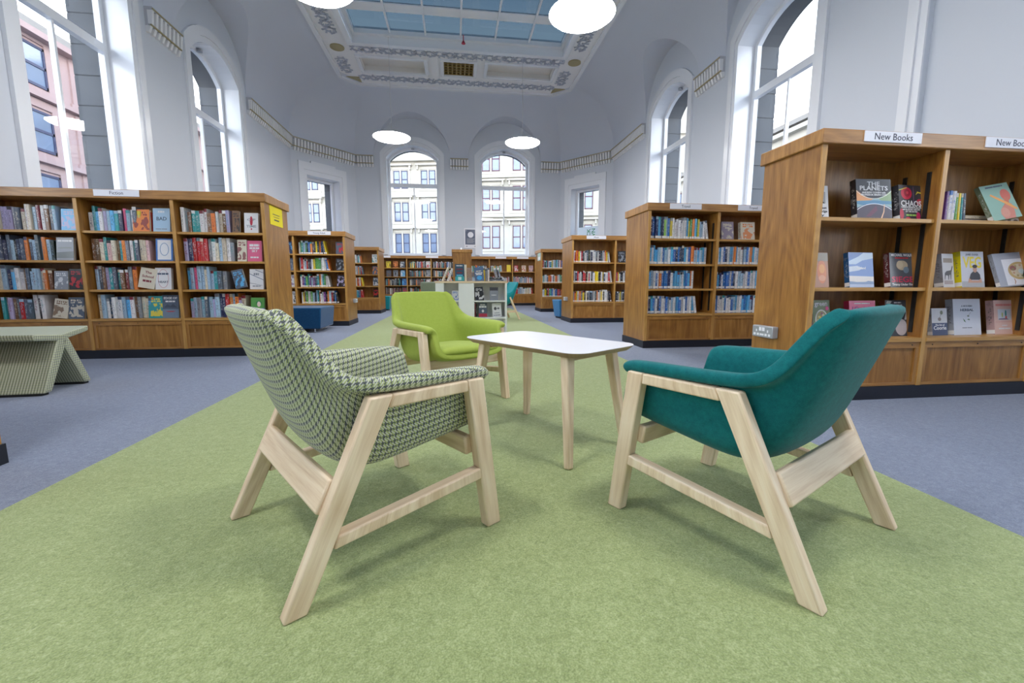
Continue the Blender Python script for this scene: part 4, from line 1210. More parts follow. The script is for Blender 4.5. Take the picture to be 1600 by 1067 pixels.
FO = [ # cx, level, w, h, c1, c2, label, title
    (-2.90, 3, .155, .235, 'pale_blue', 'white', 'pale blue face-out book at the right of the top middle shelf, fiction bookcase', [('BAD', .55, .05, 'slate', .6), ('~', .85, .03, 'white', .4), ('~', .12, .015, 'grey', .7)], 0),
    (-2.06, 3, .135, .205, 'white', 'maroon', 'white face-out book with dark red figure, top right shelf of fiction bookcase', [('C P', .66, .03, 'grey', .6), ('TIME', .33, .035, 'grey', .7)], 0),
    (-2.205, 3, .07, .225, 'brown', 'black', 'brown face-out book half hidden beside the white one, top right fiction shelf', None, 0),
    (-3.085, 3, .15, .22, 'orange', 'maroon', 'orange face-out book showing part of a face, top middle fiction shelf', None, 0),
    (-3.71, 3, .16, .21, 'sky', 'lilac', 'blue patterned face-out book on the top left fiction shelf', None, 0),
    (-2.90, 2, .155, .225, 'blue', 'white', 'blue book with white oval cover on second shelf, fiction middle bay', [], 0),
    (-2.05, 2, .14, .215, 'pink', 'white', 'raspberry pink face-out book on second shelf, fiction right bay', [('~', .78, .04, 'white', .7), ('~', .64, .03, 'white', .7), ('SKY', .50, .035, 'white', .4), ('~', .2, .025, 'white', .6)], 0),
    (-2.17, 2, .09, .225, 'cream', 'maroon', 'cream book with a small figure beside the raspberry one, second fiction shelf', None, 0),
    (-3.79, 2, .15, .225, 'grey', 'cream', 'grey-green photographic cover face out, second shelf of left fiction bay', [('~', .85, .03, 'white', .85)], 0),
    (-2.94, 1, .15, .22, 'white', 'maroon', 'white book with crimson border and lettering on third middle fiction shelf', [('~', .72, .03, 'slate', .7), ('HEART', .34, .03, 'slate', .6)], 0),
    (-3.10, 1, .15, .205, 'cream', 'maroon', 'cream book leaning sideways beside the crimson-bordered one, third fiction shelf', [('The', .78, .035, 'maroon', .4), ('School', .58, .035, 'maroon', .7), ('~', .36, .035, 'maroon', .55)], 10),
    (-2.05, 1, .135, .21, 'white', 'slate', 'white face-out book with dark branch drawing, third right fiction shelf', [('~', .75, .04, 'grey', .4), ('~', .16, .02, 'grey', .6)], 0),
    (-2.20, 1, .11, .195, 'slate', 'sky', 'dark paperback with photo cover leaning over, third right fiction shelf', None, -14),
    (-3.86, 1, .12, .185, 'grey', 'white', 'grey and white photographic book face out, third left fiction shelf', None, 0),
    (-3.73, 1, .115, .205, 'black', 'red', 'black book with glowing red lower half, third left fiction shelf', None, 0),
    (-2.90, 0, .155, .235, 'slate', 'maroon', 'slate face-out book with a red boat on bottom middle fiction shelf', [('EDGE OF', .86, .03, 'white', .8), ('~', .72, .025, 'white', .6)], 0),
    (-3.04, 0, .13, .225, 'teal', 'yellow', 'teal book with yellow tree cover beside the boat book, bottom fiction shelf', None, 0),
    (-2.06, 0, .135, .205, 'green', 'white', 'green and lilac face-out book, bottom right shelf of fiction bookcase', [('PUTNEY', .34, .03, 'white', .9)], 0),
    (-3.91, 0, .13, .19, 'cream', 'brown', 'cream landscape-photo book leaning on bottom left fiction shelf', None, 8),
    (-3.76, 0, .14, .215, 'slate', 'cream', 'murky green face-out book with a statue, bottom left fiction shelf', None, 0)]
for k, (cx, l, w, h, a, b, lb, ti, roll) in enumerate(FO):
    o = face_book(cx, 4.83 - .002 * (k % 3), STD[l], w, h, .03 if w > .1 else .025, C[a], C[b], lb, 'face-out novels in the fiction bookcase', lean=7, roll=roll, title=ti, seed=k, plain_front=bool(ti is not None))
    x, H = w / 2, h
    if k == 5: poly(o, [(-x * .8, h * .06), (x * .8, h * .06), (x * .8, h * .94), (-x * .8, h * .94)], C['white']); arcband(o, 0, h * .52, x * .45, .008, 0, 360, (.25, .35, .5), rz=h * .26)
    if k == 1: ell(o, 0, h * .6, .014, h * .24, (.45, .02, .05)); ell(o, 0, h * .2, .006, h * .05, (.45, .02, .05))
    if k == 9: arcband(o, 0, h * .5, x * .62, .003, 0, 360, (.45, .05, .08), rz=h * .42)
    if k == 11:
        poly(o, [(-x, h * .75), (x, h * .45), (x, h * .48), (-x, h * .78)], (.08, .10, .2)); poly(o, [(-x * .2, h * .95), (x, h * .8), (x, h * .82), (-x * .1, h * .97)], (.08, .10, .2)); poly(o, [(-x, h * .3), (x * .8, h * .18), (x * .8, h * .2), (-x, h * .33)], (.3, .3, .35))
    if k == 15: poly(o, [(-x, 0), (x, 0), (x, h * .38), (-x, h * .38)], (.16, .22, .30)); poly(o, [(-.05, h * .30), (.05, h * .30), (.02, h * .26), (-.02, h * .26)], (.5, .02, .04)); poly(o, [(-x * .8, h * .45), (x * .8, h * .45), (x * .3, h * .62), (0, h * .52), (-x * .4, h * .6)], (.05, .07, .1))
    if k == 17:
        poly(o, [(-x, 0), (x, 0), (x, h * .45), (-x, h * .45)], (.35, .33, .65)); ell(o, .012, h * .72, .028, .024, (.03, .22, .08)); ell(o, .012, h * .66, .018, .028, (.8, .62, .55), y=-.0005)
    if k == 8: poly(o, [(-x, h * .1), (x, h * .1), (x, h * .4), (-x, h * .34)], (.10, .12, .12)); poly(o, [(-x * .8, h * .52), (x * .8, h * .52), (x * .7, h * .58), (-x * .8, h * .56)], (.2, .22, .2))

# ---- travel guides
def_tb = [(2.225, 3.000), (3.045, 3.83)]
ends = {(0, 3): 2.98, (0, 2): 2.975, (0, 1): 2.85, (0, 0): 2.86, (1, 3): 3.0, (1, 2): 3.80, (1, 1): 3.80, (1, 0): 3.80}
TBN = ['left bay', 'right bay']
for b in range(2):
    for l in range(4):
        if (b, l) == (1, 3): continue
        row(def_tb[b][0] + .01, ends[(b, l)] - .01, 4.81, STD[l] + .0005, TRAV if not (b == 0 and l == 3) else TRAV + ['yellow', 'green', 'lime', 'navy'], .185, .215 if l < 3 else .25, .019, .033, 300 + b * 10 + l,
            lab=1, lean_last=(b == 0 and l in (3, 0)))
face_book(3.215, 4.84, STD[3], .155, .215, .03, (.30, .25, .34), C['cream'], 'mauve face-out book on the top shelf of the travel bookcase', lean=7, title=[('~', .82, .02, 'cream', .7), ('~', .66, .03, 'cream', .4)], seed=3, group='face-out guidebooks')
face_book(3.475, 4.84, STD[3], .18, .215, .05, C['cream'], C['orange'], 'cream and orange face-out book, right of the mauve one in the travel bookcase', lean=7, seed=4, group='face-out guidebooks')

# ---- farther cases: rows joined as stuff, face-out books single
for l, e_ in ((3, -2.24), (2, -2.20), (1, -2.20), (0, -2.07)):
    row(-2.70, e_, 8.06, STD[l], YA, .185, .235, .022, .036, 400 + l, lab=1)
    row(-3.56, -2.98, 8.06, STD[l], YA, .185, .235, .022, .036, 410 + l, lab=1)
for k, (cx, l, a, b, lb) in enumerate([(-2.0, 3, 'slate', 'red', 'dark face-out book with red lettering, top shelf behind the ottoman'), (-2.01, 2, 'black', 'grey', 'black face-out book, second shelf of the case behind the ottoman'),
        (-2.01, 1, 'black', 'lilac', 'black and white face-out book, third shelf behind the ottoman'), (-2.86, 3, 'navy', 'sky', 'navy face-out book at far left of the top shelf behind the ottoman'),
        (-2.85, 2, 'slate', 'grey', 'slate face-out book at far left, second shelf behind the ottoman'), (-2.85, 1, 'white', 'purple', 'white face-out book with purple picture, third shelf behind the ottoman'), (-2.85, 0, 'white', 'black', 'white book with a black bird, bottom shelf behind the ottoman')]):
    face_book(cx, 8.05, STD[l], .14, .215, .03, C[a], C[b], lb, 'face-out books in the case behind the ottoman', lean=7, seed=k)
for l in range(4):
    row(-2.70, -2.28, 11.31, STD[l], GEN, .185, .225, .024, .036, 420 + l)
    face_book(-1.985, 11.33, STD[l], .14, .215, .03, C[['black', 'slate', 'slate', 'white'][l]], C[['red', 'white', 'orange', 'teal'][l]], '%s-shelf face-out book in the furthest bookcase of the left row' % SH[l].capitalize(), 'face-out books in the furthest left bookcase', lean=7, seed=l)
for l, z in enumerate([.40, .77, 1.15]):
    row(2.235, 3.02 if l < 2 else 2.99, 8.10, z, MUS, .19, .235, .020, .034, 430 + l, lab=1)
    if l < 2: row(3.06, 3.86, 8.10, z, MUS, .19, .235, .020, .034, 440 + l, lab=1)
    row(2.31, 3.08, 11.36, z, GEN, .185, .225, .022, .036, 450 + l, lab=1, lean_last=(l == 1))
face_book(3.22, 8.12, 1.15, .15, .225, .03, C['black'], C['grey'], 'black face-out book with a pale figure on the top music shelf', None, 7, seed=8)
db = [(-.73, .0), (-1.51, -.78), (-2.29, -1.57)]
for b, (x0, x1) in enumerate(db):
    for l in range(4):
        if b == 2 and l > 1: continue
        e_ = x1 - (.17 if b > 0 else .02)
        row(x0 + .03, e_, 14.66, STD[l], DRK if l < 3 else GEN + DRK, .18, .225, .022, .036, 500 + 10 * b + l, lean_last=(l == 2))
        if b == 1: face_book(x1 - .09, 14.67, STD[l], .14, .215, .03, C[['cream', 'white', 'grey', 'white'][l]], C[['red', 'maroon', 'slate', 'red'][l]], '%s-shelf face-out book in middle bay beneath the left back window' % SH[l].capitalize(), 'face-out books under the left back window', 7, seed=l)
        if b == 2: face_book(x1 - .09, 14.67, STD[l], .15, .225, .03, C[['slate', 'blue'][l]], C[['red', 'sky'][l]], '%s-shelf face-out book in left bay beneath the left back window' % SH[l].capitalize(), 'face-out books under the left back window', 7, seed=l)
for l, cl in ((3, ['yellow', 'orange', 'slate']), (2, ['slate', 'grey', 'sky'])):
    for k, cx in enumerate((-2.15, -1.93, -1.70)):
        face_book(cx, 14.68, STD[l], .145, .21, .03, C[cl[k]], C[['brown', 'black', 'white'][k]], '%s face-out book, %s from left on the %s shelf beneath the left back window' % (ADJ[cl[k]], ORD[k], SH[l]), 'face-out books under the left back window', 7, seed=k + l)
eb = [(.40, 1.13), (1.18, 1.92), (1.97, 2.71)]
for b, (x0, x1) in enumerate(eb):
    for l, z in enumerate([.40, .77, 1.15]):
        if b == 2 and l == 2:
            for k, cx in enumerate((2.08, 2.35, 2.60)):
                face_book(cx, 14.78, z, .14, .215, .03, C[['red', 'cream', 'rose'][k]], C[['white', 'red', 'slate'][k]], '%s face-out book on the top shelf beneath the right back window' % ADJ[['red', 'cream', 'rose'][k]], 'face-out books under the right back window', 7, seed=k)
            continue
        if b == 1 and l == 2: face_book(1.83, 14.78, z, .14, .235, .03, C['yellow'], C['orange'], 'bright yellow face-out book beneath the right back window', None, 7, seed=5, plain_front=True); row(x0 + .02, 1.62, 14.76, z, GEN, .18, .22, .022, .036, 610); continue
        row(x0 + .02, x1 - .04, 14.76, z, ['white', 'cream', 'rose', 'red', 'white', 'grey', 'pale_blue'] if l < 2 else GEN, .18, .225, .022, .036, 600 + 10 * b + l, lean_last=(b == 2))
o = far_books.build('books_on_far_shelves', BMATS[:3], attrs=True)
stuff(o); tag(o, 'rows of small upright books on the travel bookcase and every bookcase beyond it', 'books')

# ---- new books, face out (the large case at right)
RZ = [.40, .725, 1.152]
G = 'face-out new books'
def nb(cx, l, w, h, th, c1, c2, label, title=None, yaw=0, lean=9, roll=0, y=2.50, spcol=None, pf=True):
    return face_book(cx, y, RZ[l], w, h, th, c1, c2, label, G, lean=lean, yaw=yaw, roll=roll, title=title, plain_front=pf, spcol=spcol)
W_ = (.72, .72, .74)
# top shelf, left bay
o = nb(2.33, 2, .13, .225, .02, W_, C['black'], 'white book with a black and white portrait, at left of the top new-books shelf', [('The Last', .36, .022, 'black', .8), ('Cambridge', .26, .022, 'black', .85), ('Spy', .15, .022, 'black', .5)], y=2.56)
poly(o, [(-.04, .11), (.045, .11), (.045, .185), (-.04, .185)], (.35, .35, .35)); ell(o, .003, .15, .022, .03, (.6, .6, .6), y=-.0005); ell(o, .003, .172, .024, .016, (.02, .02, .02), y=-.0007); poly(o, [(-.035, .11), (.04, .11), (.02, .128), (-.015, .128)], (.02, .02, .02), y=-.0008)
o = nb(2.655, 2, .235, .262, .045, (.035, .035, .045), C['orange'], 'large dark book with orange and blue planet arcs, top new-books shelf', [('THE', .88, .036, 'white', .36), ('PLANETS', .77, .040, 'white', .80), ('ANDREW COHEN with', .665, .016, 'white', .68), ('PROFESSOR BRIAN COX', .61, .016, 'white', .74), ('~', .04, .01, 'grey', .35)], yaw=-4, lean=10, y=2.49)
w, h = .1165, .262
poly(o, [(-w, .06), (w, .06), (w, .19), (.07, .155), (.02, .137), (-.03, .137), (-.07, .155), (-w, .19)], (.30, .45, .50))
poly(o, [(-w, .12), (-.02, .125), (0, .137), (-.03, .137), (-.07, .155), (-w, .19)], (.72, .33, .14), y=-.0005)
poly(o, [(w, .19), (.07, .155), (.03, .135), (.06, .115), (w, .09)], (.28, .40, .22), y=-.0005)
poly(o, [(-w, .10), (-.03, .085), (.05, .10), (w, .10), (w, .12), (0, .125), (-w, .118)], (.10, .26, .42), y=-.0006)
poly(o, [(-w, 0), (w, 0), (w, .075), (.06, .097), (0, .104), (-.06, .097), (-w, .075)], (.085, .07, .10), y=-.0007)
arcband(o, 0, -.09, .19, .004, 53, 127, (.85, .88, .95), y=-.0009); arcband(o, 0, .30, .163, .003, 224, 316, (.85, .85, .75), y=-.0009)
poly(o, [(.035, 0), (.045, 0), (.065, .05), (.07, .10), (.066, .10), (.058, .05)], (.85, .55, .35), y=-.001); poly(o, [(-.06, .02), (0, .08), (.012, .09), (.02, .06), (-.03, .02)], (.16, .06, .10), y=-.0008)
o = nb(2.925, 2, .195, .228, .04, (.035, .035, .045), C['red'], 'dark book with red rose and bold white title, right of the planet book', [('CHAOS', .47, .052, 'white', .86), ('CHARLES MANSON, the CIA', .37, .015, 'white', .85), ('and the SECRET HISTORY', .31, .015, 'white', .75), ('OF THE SIXTIES', .25, .015, 'white', .5), ('~', .15, .016, 'lime', .45)], yaw=5, y=2.49)
w = .0965
ell(o, -.035, .175, .045, .04, (.55, .02, .06)); ell(o, -.03, .177, .026, .024, (.30, .005, .03), y=-.0005); ell(o, -.028, .179, .010, .010, (.6, .05, .08), y=-.0007)
ell(o, .07, .12, .025, .022, (.50, .02, .06)); ell(o, -.08, .04, .016, .035, (.5, .02, .06)); ell(o, .055, .03, .018, .025, (.55, .03, .12)); ell(o, -.03, .01, .02, .012, (.5, .02, .06))
poly(o, [(-w, .19), (-.03, .21), (-.03, .214), (-w, .196)], (.6, .55, .05), y=-.0006); poly(o, [(.04, .165), (.06, .18), (w, .175), (w, .182), (.055, .19)], (.7, .6, .05)); poly(o, [(.02, .10), (.026, .10), (.026, .22), (.02, .22)], (.18, .10, .2))
# top shelf, right bay: upright spines
specs = [('purple', .02, .195, 0), ('white', .026, .20, 0), ('white', .03, .198, 0), ('green', .018, .185, 2), ('yellow', .016, .185, 3), ('teal', .014, .185, 4), ('slate', .022, .185, 6)]
x = 3.20
for k, (c, w, h, ln) in enumerate(specs):
    mb = MB(); book_mb(mb, w, .15, h, C[c], C['blue' if c == 'white' else 'cream'], (k * .137, 0.0, 1.0 if k % 2 else 0.0)); o = mb.build('book', BMATS[:3], attrs=True)
    o.matrix_world = Matrix.Translation((x + w / 2 + .001, 2.52, RZ[2] + .001 + w / 2 * math.sin(R(ln)))) @ Matrix.Rotation(-R(ln), 4, 'Y')
    tag(o, '%s upright book, %s from left in the short row, top right new-books shelf' % (ADJ[c], ORD[k]), 'book', 'upright new books'); x += w + .0015 + .004 * (ln > 0)
for k, (c, z) in enumerate((('grey', 0), ('cream', .026))):
    mb = MB(); book_mb(mb, .024, .14, .17, C[c], C['slate'], (k * .3, 0.0, 0.0)); o = mb.build('book', BMATS[:3], attrs=True)
    o.matrix_world = Matrix.Translation((3.395, 2.545, RZ[2] + .0135 + z)) @ Matrix.Rotation(R(90), 4, 'Y')
    tag(o, '%s book lying flat beside the leaning green one, %s of two' % (ADJ[c], ['lower', 'upper'][k]), 'book', 'new books lying flat')
o = nb(3.60, 2, .215, .25, .03, (.26, .44, .36), C['red'], 'green book with a coral figure, leaning on the top right new-books shelf', [('~', .93, .018, 'slate', .62)], roll=-10, lean=20, y=2.45, spcol=(.16, .2, .12))
poly(o, [(-.02, 0), (.06, 0), (.075, .06), (.07, .10), (.03, .11), (-.01, .08), (-.035, .04)], (.62, .22, .16)); ell(o, .055, .165, .036, .042, (.62, .14, .10), y=-.0005); poly(o, [(.02, .10), (.055, .10), (.07, .15), (.035, .15)], (.60, .17, .10), y=-.0006)
poly(o, [(-.06, .175), (-.05, .185), (.05, .11), (.10, .06), (.09, .05), (.03, .10)], (.80, .36, .10), y=-.0008); ell(o, .0, .045, .032, .035, (.66, .30, .22), y=-.0007)
o = nb(3.80, 2, .28, .145, .02, (.62, .62, .52), C['black'], 'wide black and cream book behind the green one, top right new-books shelf', [('~', .86, .022, 'slate', .7)], lean=14, y=2.56)
poly(o, [(-.14, 0), (.14, 0), (.14, .075), (-.14, .07)], (.06, .06, .07)); ell(o, -.07, .03, .035, .02, (.6, .6, .6), y=-.0005); ell(o, .03, .025, .04, .022, (.55, .55, .55), y=-.0005); ell(o, .03, .025, .018, .010, (.1, .1, .1), y=-.0007)
# middle shelf
o = nb(2.335, 1, .11, .225, .035, (.36, .13, .05), C['orange'], 'orange-spined book at the left of the middle new-books shelf', None, spcol=(.85, .45, .04), yaw=4)
ell(o, .005, .10, .035, .075, (.62, .16, .03)); ell(o, .005, .12, .022, .03, (.75, .30, .05), y=-.0005); ell(o, .005, .06, .026, .02, (.70, .30, .15), y=-.0006); poly(o, [(-.054, .17), (.054, .17), (.054, .222), (-.054, .222)], (.25, .20, .14))
o = nb(2.625, 1, .19, .228, .035, (.09, .20, .50), C['white'], 'blue book with a cloudy sky cover, middle new-books shelf', [('Scotland', .55, .022, 'white', .36)], yaw=3, spcol=(.02, .10, .26))
w = .0945
poly(o, [(-w, .17), (-.02, .20), (.02, .225), (w, .225), (w, .19), (.01, .175), (-.04, .15), (-w, .15)], (.45, .57, .72)); poly(o, [(-w, .10), (-.02, .11), (.02, .125), (-.03, .14), (-w, .135)], (.50, .56, .66)); poly(o, [(-w, .035), (w, .035), (w, .07), (-w, .075)], (.64, .60, .58))
poly(o, [(-w, .02), (w, .02), (w, .038), (.05, .042), (.03, .036), (-.03, .034), (-w, .040)], (.10, .19, .38), y=-.0006); poly(o, [(-w, 0), (w, 0), (w, .02), (-w, .02)], (.32, .40, .60), y=-.0005)
o = nb(2.93, 1, .195, .228, .04, (.07, .08, .10), C['red'], 'glossy charcoal book with red title, right of the cloudy-sky book', [('MICHAEL WOLFF', .93, .024, 'white', .86), ('~', .85, .012, 'red', .55), ('SIEGE', .22, .052, (.55, .04, .10), .88), ('Trump Under Fire', .08, .022, 'white', .85)], yaw=2, spcol=(.10, .015, .02))
ell(o, 0, .145, .045, .032, (.42, .34, .24)); ell(o, -.018, .15, .026, .026, (.50, .42, .30), y=-.0005); ell(o, .03, .115, .022, .022, (.16, .22, .28), y=-.0006)
o = nb(3.285, 1, .125, .225, .05, (.68, .67, .68), C['black'], 'white book with a grey wolf drawing, middle right new-books shelf', None, yaw=12, spcol=(.30, .30, .33))
poly(o, [(-.05, .165), (.05, .165), (.05, .195), (-.05, .195)], (.36, .30, .25)); poly(o, [(-.05, .02), (.045, .02), (.045, .045), (-.05, .045)], (.45, .38, .38))
poly(o, [(-.045, .05), (-.04, .05), (-.03, .08), (-.005, .078), (-.005, .05), (.002, .05), (.008, .08), (.02, .085), (.02, .05), (.027, .05), (.035, .10), (.052, .14), (.044, .145), (.028, .115), (-.02, .108), (-.04, .095)], (.10, .10, .12), y=-.0005)
o = nb(3.475, 1, .195, .242, .045, (.60, .60, .65), C['yellow'], 'grey cookbook with yellow spine and a man leaning on his arms', [('JAMIE OLIVER', .91, .018, 'grey', .56), ('VEG', .68, .105, 'yellow', .80)], yaw=3, spcol=(.80, .68, .01))
poly(o, [(-.0965, 0), (.0965, 0), (.0965, .04), (-.0965, .04)], (.42, .43, .46)); poly(o, [(-.035, .05), (.065, .05), (.06, .085), (.04, .105), (.02, .11), (.0, .105), (-.02, .09)], (.03, .032, .045), y=-.0010)
ell(o, .018, .122, .018, .022, (.55, .30, .21), y=-.0012); ell(o, .018, .141, .021, .012, (.03, .02, .02), y=-.0014); poly(o, [(-.045, .03), (.075, .03), (.07, .062), (.045, .045), (-.01, .045), (-.035, .062)], (.58, .33, .24), y=-.0012); poly(o, [(.008, .10), (.028, .10), (.018, .112)], (.55, .30, .21), y=-.0013)
o = nb(3.80, 1, .30, .235, .025, (.34, .36, .42), C['white'], 'silvery-wrapped book with a painted round bowl on its cover', None, lean=17, roll=-4, y=2.47)
poly(o, [(-.09, .008), (.148, .008), (.148, .19), (-.09, .19)], (.70, .70, .74)); ell(o, .03, .105, .088, .062, (.50, .36, .16), y=-.0005, n=30); ell(o, .035, .105, .070, .048, (.60, .52, .38), y=-.0007, n=30); ell(o, .045, .10, .024, .018, (.55, .62, .62), y=-.0009); ell(o, -.015, .125, .026, .018, (.30, .12, .12), y=-.0009)
for k in range(9): a = k * .7; ell(o, .035 + .055 * math.cos(a), .105 + .038 * math.sin(a), .010, .008, [(.36, .30, .14), (.25, .25, .12), (.5, .3, .2)][k % 3], y=-.0010, n=10)
poly(o, [(-.03, .055), (-.022, .05), (-.018, .03), (-.03, .012), (-.034, .014), (-.026, .032)], (.45, .25, .16), y=-.0006); poly(o, [(.085, .05), (.093, .055), (.09, .035), (.102, .018), (.098, .015), (.084, .033)], (.45, .25, .16), y=-.0006)
# bottom shelf
o = nb(2.375, 0, .145, .245, .055, (.115, .165, .05), C['white'], 'green cookbook with a bowl of vegetables, bottom left new-books shelf', [('green', .90, .045, 'white', .74), ('~', .10, .014, 'red', .4)], yaw=8, spcol=(.68, .68, .72))
ell(o, .0, .115, .054, .068, (.72, .70, .64)); ell(o, .0, .115, .046, .060, (.30, .26, .08), y=-.0005)
rr = random.Random(3)
for k in range(20): a = rr.uniform(0, 6.28); q = rr.uniform(0, .8); ell(o, .040 * q * math.cos(a), .115 + .052 * q * math.sin(a), rr.uniform(.006, .012), rr.uniform(.005, .010), rr.choice([(.5, .05, .03), (.12, .28, .04), (.75, .5, .05), (.25, .05, .12), (.6, .6, .35), (.45, .2, .05)]), y=-.0007 - k * .00002, n=9)
ell(o, .048, .19, .014, .014, (.70, .04, .25), y=-.0015, n=14)
o = nb(2.675, 0, .195, .24, .04, (.76, .10, .24), C['purple'], 'pink book with handwritten title behind the teal armchair', [('~', .92, .012, 'white', .6), ('I Carried a', .78, .034, 'purple', .78)], spcol=(.40, .02, .08))
o = nb(2.945, 0, .195, .242, .045, (.055, .065, .085), C['white'], 'dark grey book with white lettering partly behind the teal armchair', [('~', .93, .014, 'white', .3), ('~', .86, .014, 'white', .36)], spcol=(.14, .03, .015))
ell(o, .02, .06, .045, .055, (.55, .50, .52)); poly(o, [(.045, .11), (.06, .11), (.085, .19), (.07, .20)], (.62, .62, .66), y=-.0005); poly(o, [(-.09, .22), (-.06, .215), (-.045, .235), (-.08, .238)], (.5, .55, .52))
o = nb(3.265, 0, .13, .185, .03, (.66, .65, .66), C['navy'], 'small white and navy book at left of bottom right new-books shelf', [('The Art of', .38, .018, 'white', .6), ('Coorie', .27, .036, 'white', .82)], yaw=3, spcol=(.5, .5, .55))
poly(o, [(-.0645, 0), (.0645, 0), (.0645, .085), (-.0645, .085)], (.055, .075, .16)); ell(o, .018, .155, .012, .014, (.22, .24, .16)); ell(o, .0, .11, .014, .012, (.25, .2, .18)); poly(o, [(.0, .12), (.003, .12), (.018, .15), (.015, .15)], (.2, .2, .15))
o = nb(3.485, 0, .235, .248, .045, (.63, .66, .74), C['green'], 'large pale grey-white book with small leaf drawing, bottom right new-books shelf', [('A MODERN', .80, .018, 'grey', .40), ('HERBAL', .69, .024, 'slate', .48), ('~', .20, .010, 'grey', .38)], yaw=3, spcol=(.34, .37, .44))
poly(o, [(-.035, .115), (-.02, .10), (-.012, .085), (-.028, .095)], (.05, .17, .05)); poly(o, [(0, .105), (.02, .10), (.024, .108), (.01, .112)], (.2, .3, .2)); ell(o, .01, .13, .010, .006, (.25, .3, .25), n=10); poly(o, [(.012, .135), (.015, .135), (.035, .155), (.032, .156)], (.3, .32, .3))
o = nb(3.79, 0, .19, .238, .045, (.74, .50, .44), C['red'], 'pale coral book with a framed beach scene, right end of bottom new-books shelf', [('~', .86, .024, (.70, .22, .20), .80), ('~', .26, .012, 'white', .26), ('~', .17, .016, 'white', .6)], yaw=4, spcol=(.50, .33, .33))
poly(o, [(-.06, .10), (.06, .10), (.06, .175), (-.06, .175)], (.62, .66, .72)); ell(o, .012, .145, .008, .024, (.03, .25, .25), y=-.0005, n=12); ell(o, -.02, .135, .006, .018, (.45, .50, .10), y=-.0005, n=12); poly(o, [(-.058, .102), (.04, .102), (.02, .112), (-.05, .110)], (.20, .14, .25), y=-.0006); ell(o, .014, .118, .009, .010, (.6, .1, .1), y=-.0007, n=10)
poly(o, [(-.085, .085), (.085, .085), (.085, .088), (-.085, .088)], (.66, .32, .30))

# ================================================================== ARMCHAIRS
def grid_shell(rows, name, mat, parent, thick, sub=2):
    """rows: list of rows of points; solidified and subdivided; UV in metres"""
    nr, nc = len(rows), len(rows[0]); V = [Vector(p) for r_ in rows for p in r_]
    mid = nc // 2; us = []; vs_ = [0.0]
    for i in range(nr):
        r_ = rows[i]; u = [0.0] * nc
        for j in range(mid + 1, nc): u[j] = u[j - 1] + (Vector(r_[j]) - Vector(r_[j - 1])).length
        for j in range(mid - 1, -1, -1): u[j] = u[j + 1] - (Vector(r_[j]) - Vector(r_[j + 1])).length
        us.append(u)
    # v distance averaged over centre and rim so that the check stays square enough
    vv = [[0.0] * nc for _ in range(nr)]
    for i in range(1, nr):
        for j in range(nc): vv[i][j] = vv[i - 1][j] + (Vector(rows[i][j]) - Vector(rows[i - 1][j])).length
    me = bpy.data.meshes.new(name)
    F = [(i * nc + j, i * nc + j + 1, (i + 1) * nc + j + 1, (i + 1) * nc + j) for i in range(nr - 1) for j in range(nc - 1)]
    me.from_pydata(V, [], F); ul = me.uv_layers.new(name='UVMap')
    k = 0
    for f in F:
        for vi in f:
            i, j = divmod(vi, nc); ul.data[k].uv = (us[i][j], .5 * vv[i][mid] + .25 * vv[i][0] + .25 * vv[i][nc - 1]); k += 1
    me.materials.append(mat)
    if mat is M['hound']: me.materials.append(M['hound_rim'])
    me.polygons.foreach_set('use_smooth', [True] * len(F))
    o = bpy.data.objects.new(name, me); COL.objects.link(o); o.parent = parent
    s = o.modifiers.new('thickness', 'SOLIDIFY'); s.thickness = thick; s.offset = 0; s.use_even_offset = False; s.use_rim = True
    if mat is M['hound']: s.material_offset_rim = 1
    d = o.modifiers.new('smooth', 'SUBSURF'); d.levels = sub; d.render_levels = sub
    return o
# shell stations: centre (s, z), rim (halfwidth, s, z), lip
ST = [((-.034, .325), (.236, .012, .470), .052), ((-.020, .316), (.237, .026, .485), .060), ((.055, .302), (.238, .07, .489), .062), ((.18, .284), (.238, .155, .491), .062), ((.29, .268), (.238, .25, .493), .063),
      ((.365, .262), (.238, .335, .496), .064), ((.422, .285), (.238, .40, .503), .060), ((.460, .335), (.239, .434, .518), .044), ((.490, .405), (.239, .460, .545), .024), ((.520, .48), (.239, .484, .585), .010),
      ((.548, .56), (.237, .510, .625), .003), ((.570, .63), (.228, .532, .656), .001), ((.583, .668), (.219, .548, .668), .001), ((.590, .690), (.196, .560, .686), .001)]
def lerp(a, b, t): return a + (b - a) * t
def shell_rows():
    rows = []
    for i_, ((cs, cz), (hw, rs, rz), lip) in enumerate(ST):
        half = []; bl = min(1, max(0, (i_ - 5) / 4))
        for (fx, ft), (gx, gt) in zip(((.30, 0.0), (.62, .015), (.84, .06), (.95, .17), (.99, .38), (1.0, .62), (1.0, .86)), ((.26, .02), (.50, .08), (.69, .19), (.83, .36), (.92, .56), (.97, .75), (1.0, .90))):
            fx = lerp(fx, gx, bl); ft = lerp(ft, gt, bl)
            half.append((fx * hw, lerp(cs, rs, ft), lerp(cz, rz, ft)))
        tail = ((hw + min(.012, lip), rs, rz - .002 * (1 - bl)), (hw + lip * .55, rs, rz + .003 * (1 - bl)), (hw + lip, rs, rz - .004 * (1 - bl)))
        half = [(x * lerp(1, .90, bl), lerp(y, lerp(cs, rs, (y - cs) / (rs - cs) * .9 if abs(rs - cs) > 1e-6 else 0), bl), z) for x, y, z in half]
        for (tx, ty, tz), q_ in zip(tail, (.935, .97, 1.0)):
            half.append((lerp(tx, hw * q_ + lip, bl), lerp(cs, rs, lerp(1, q_, bl)), lerp(tz, lerp(cz, rz, q_), bl)))
        row_ = [(-x, y, z) for x, y, z in reversed(half)] + [(0, cs, cz)] + half
        rows.append(row_)
    return rows
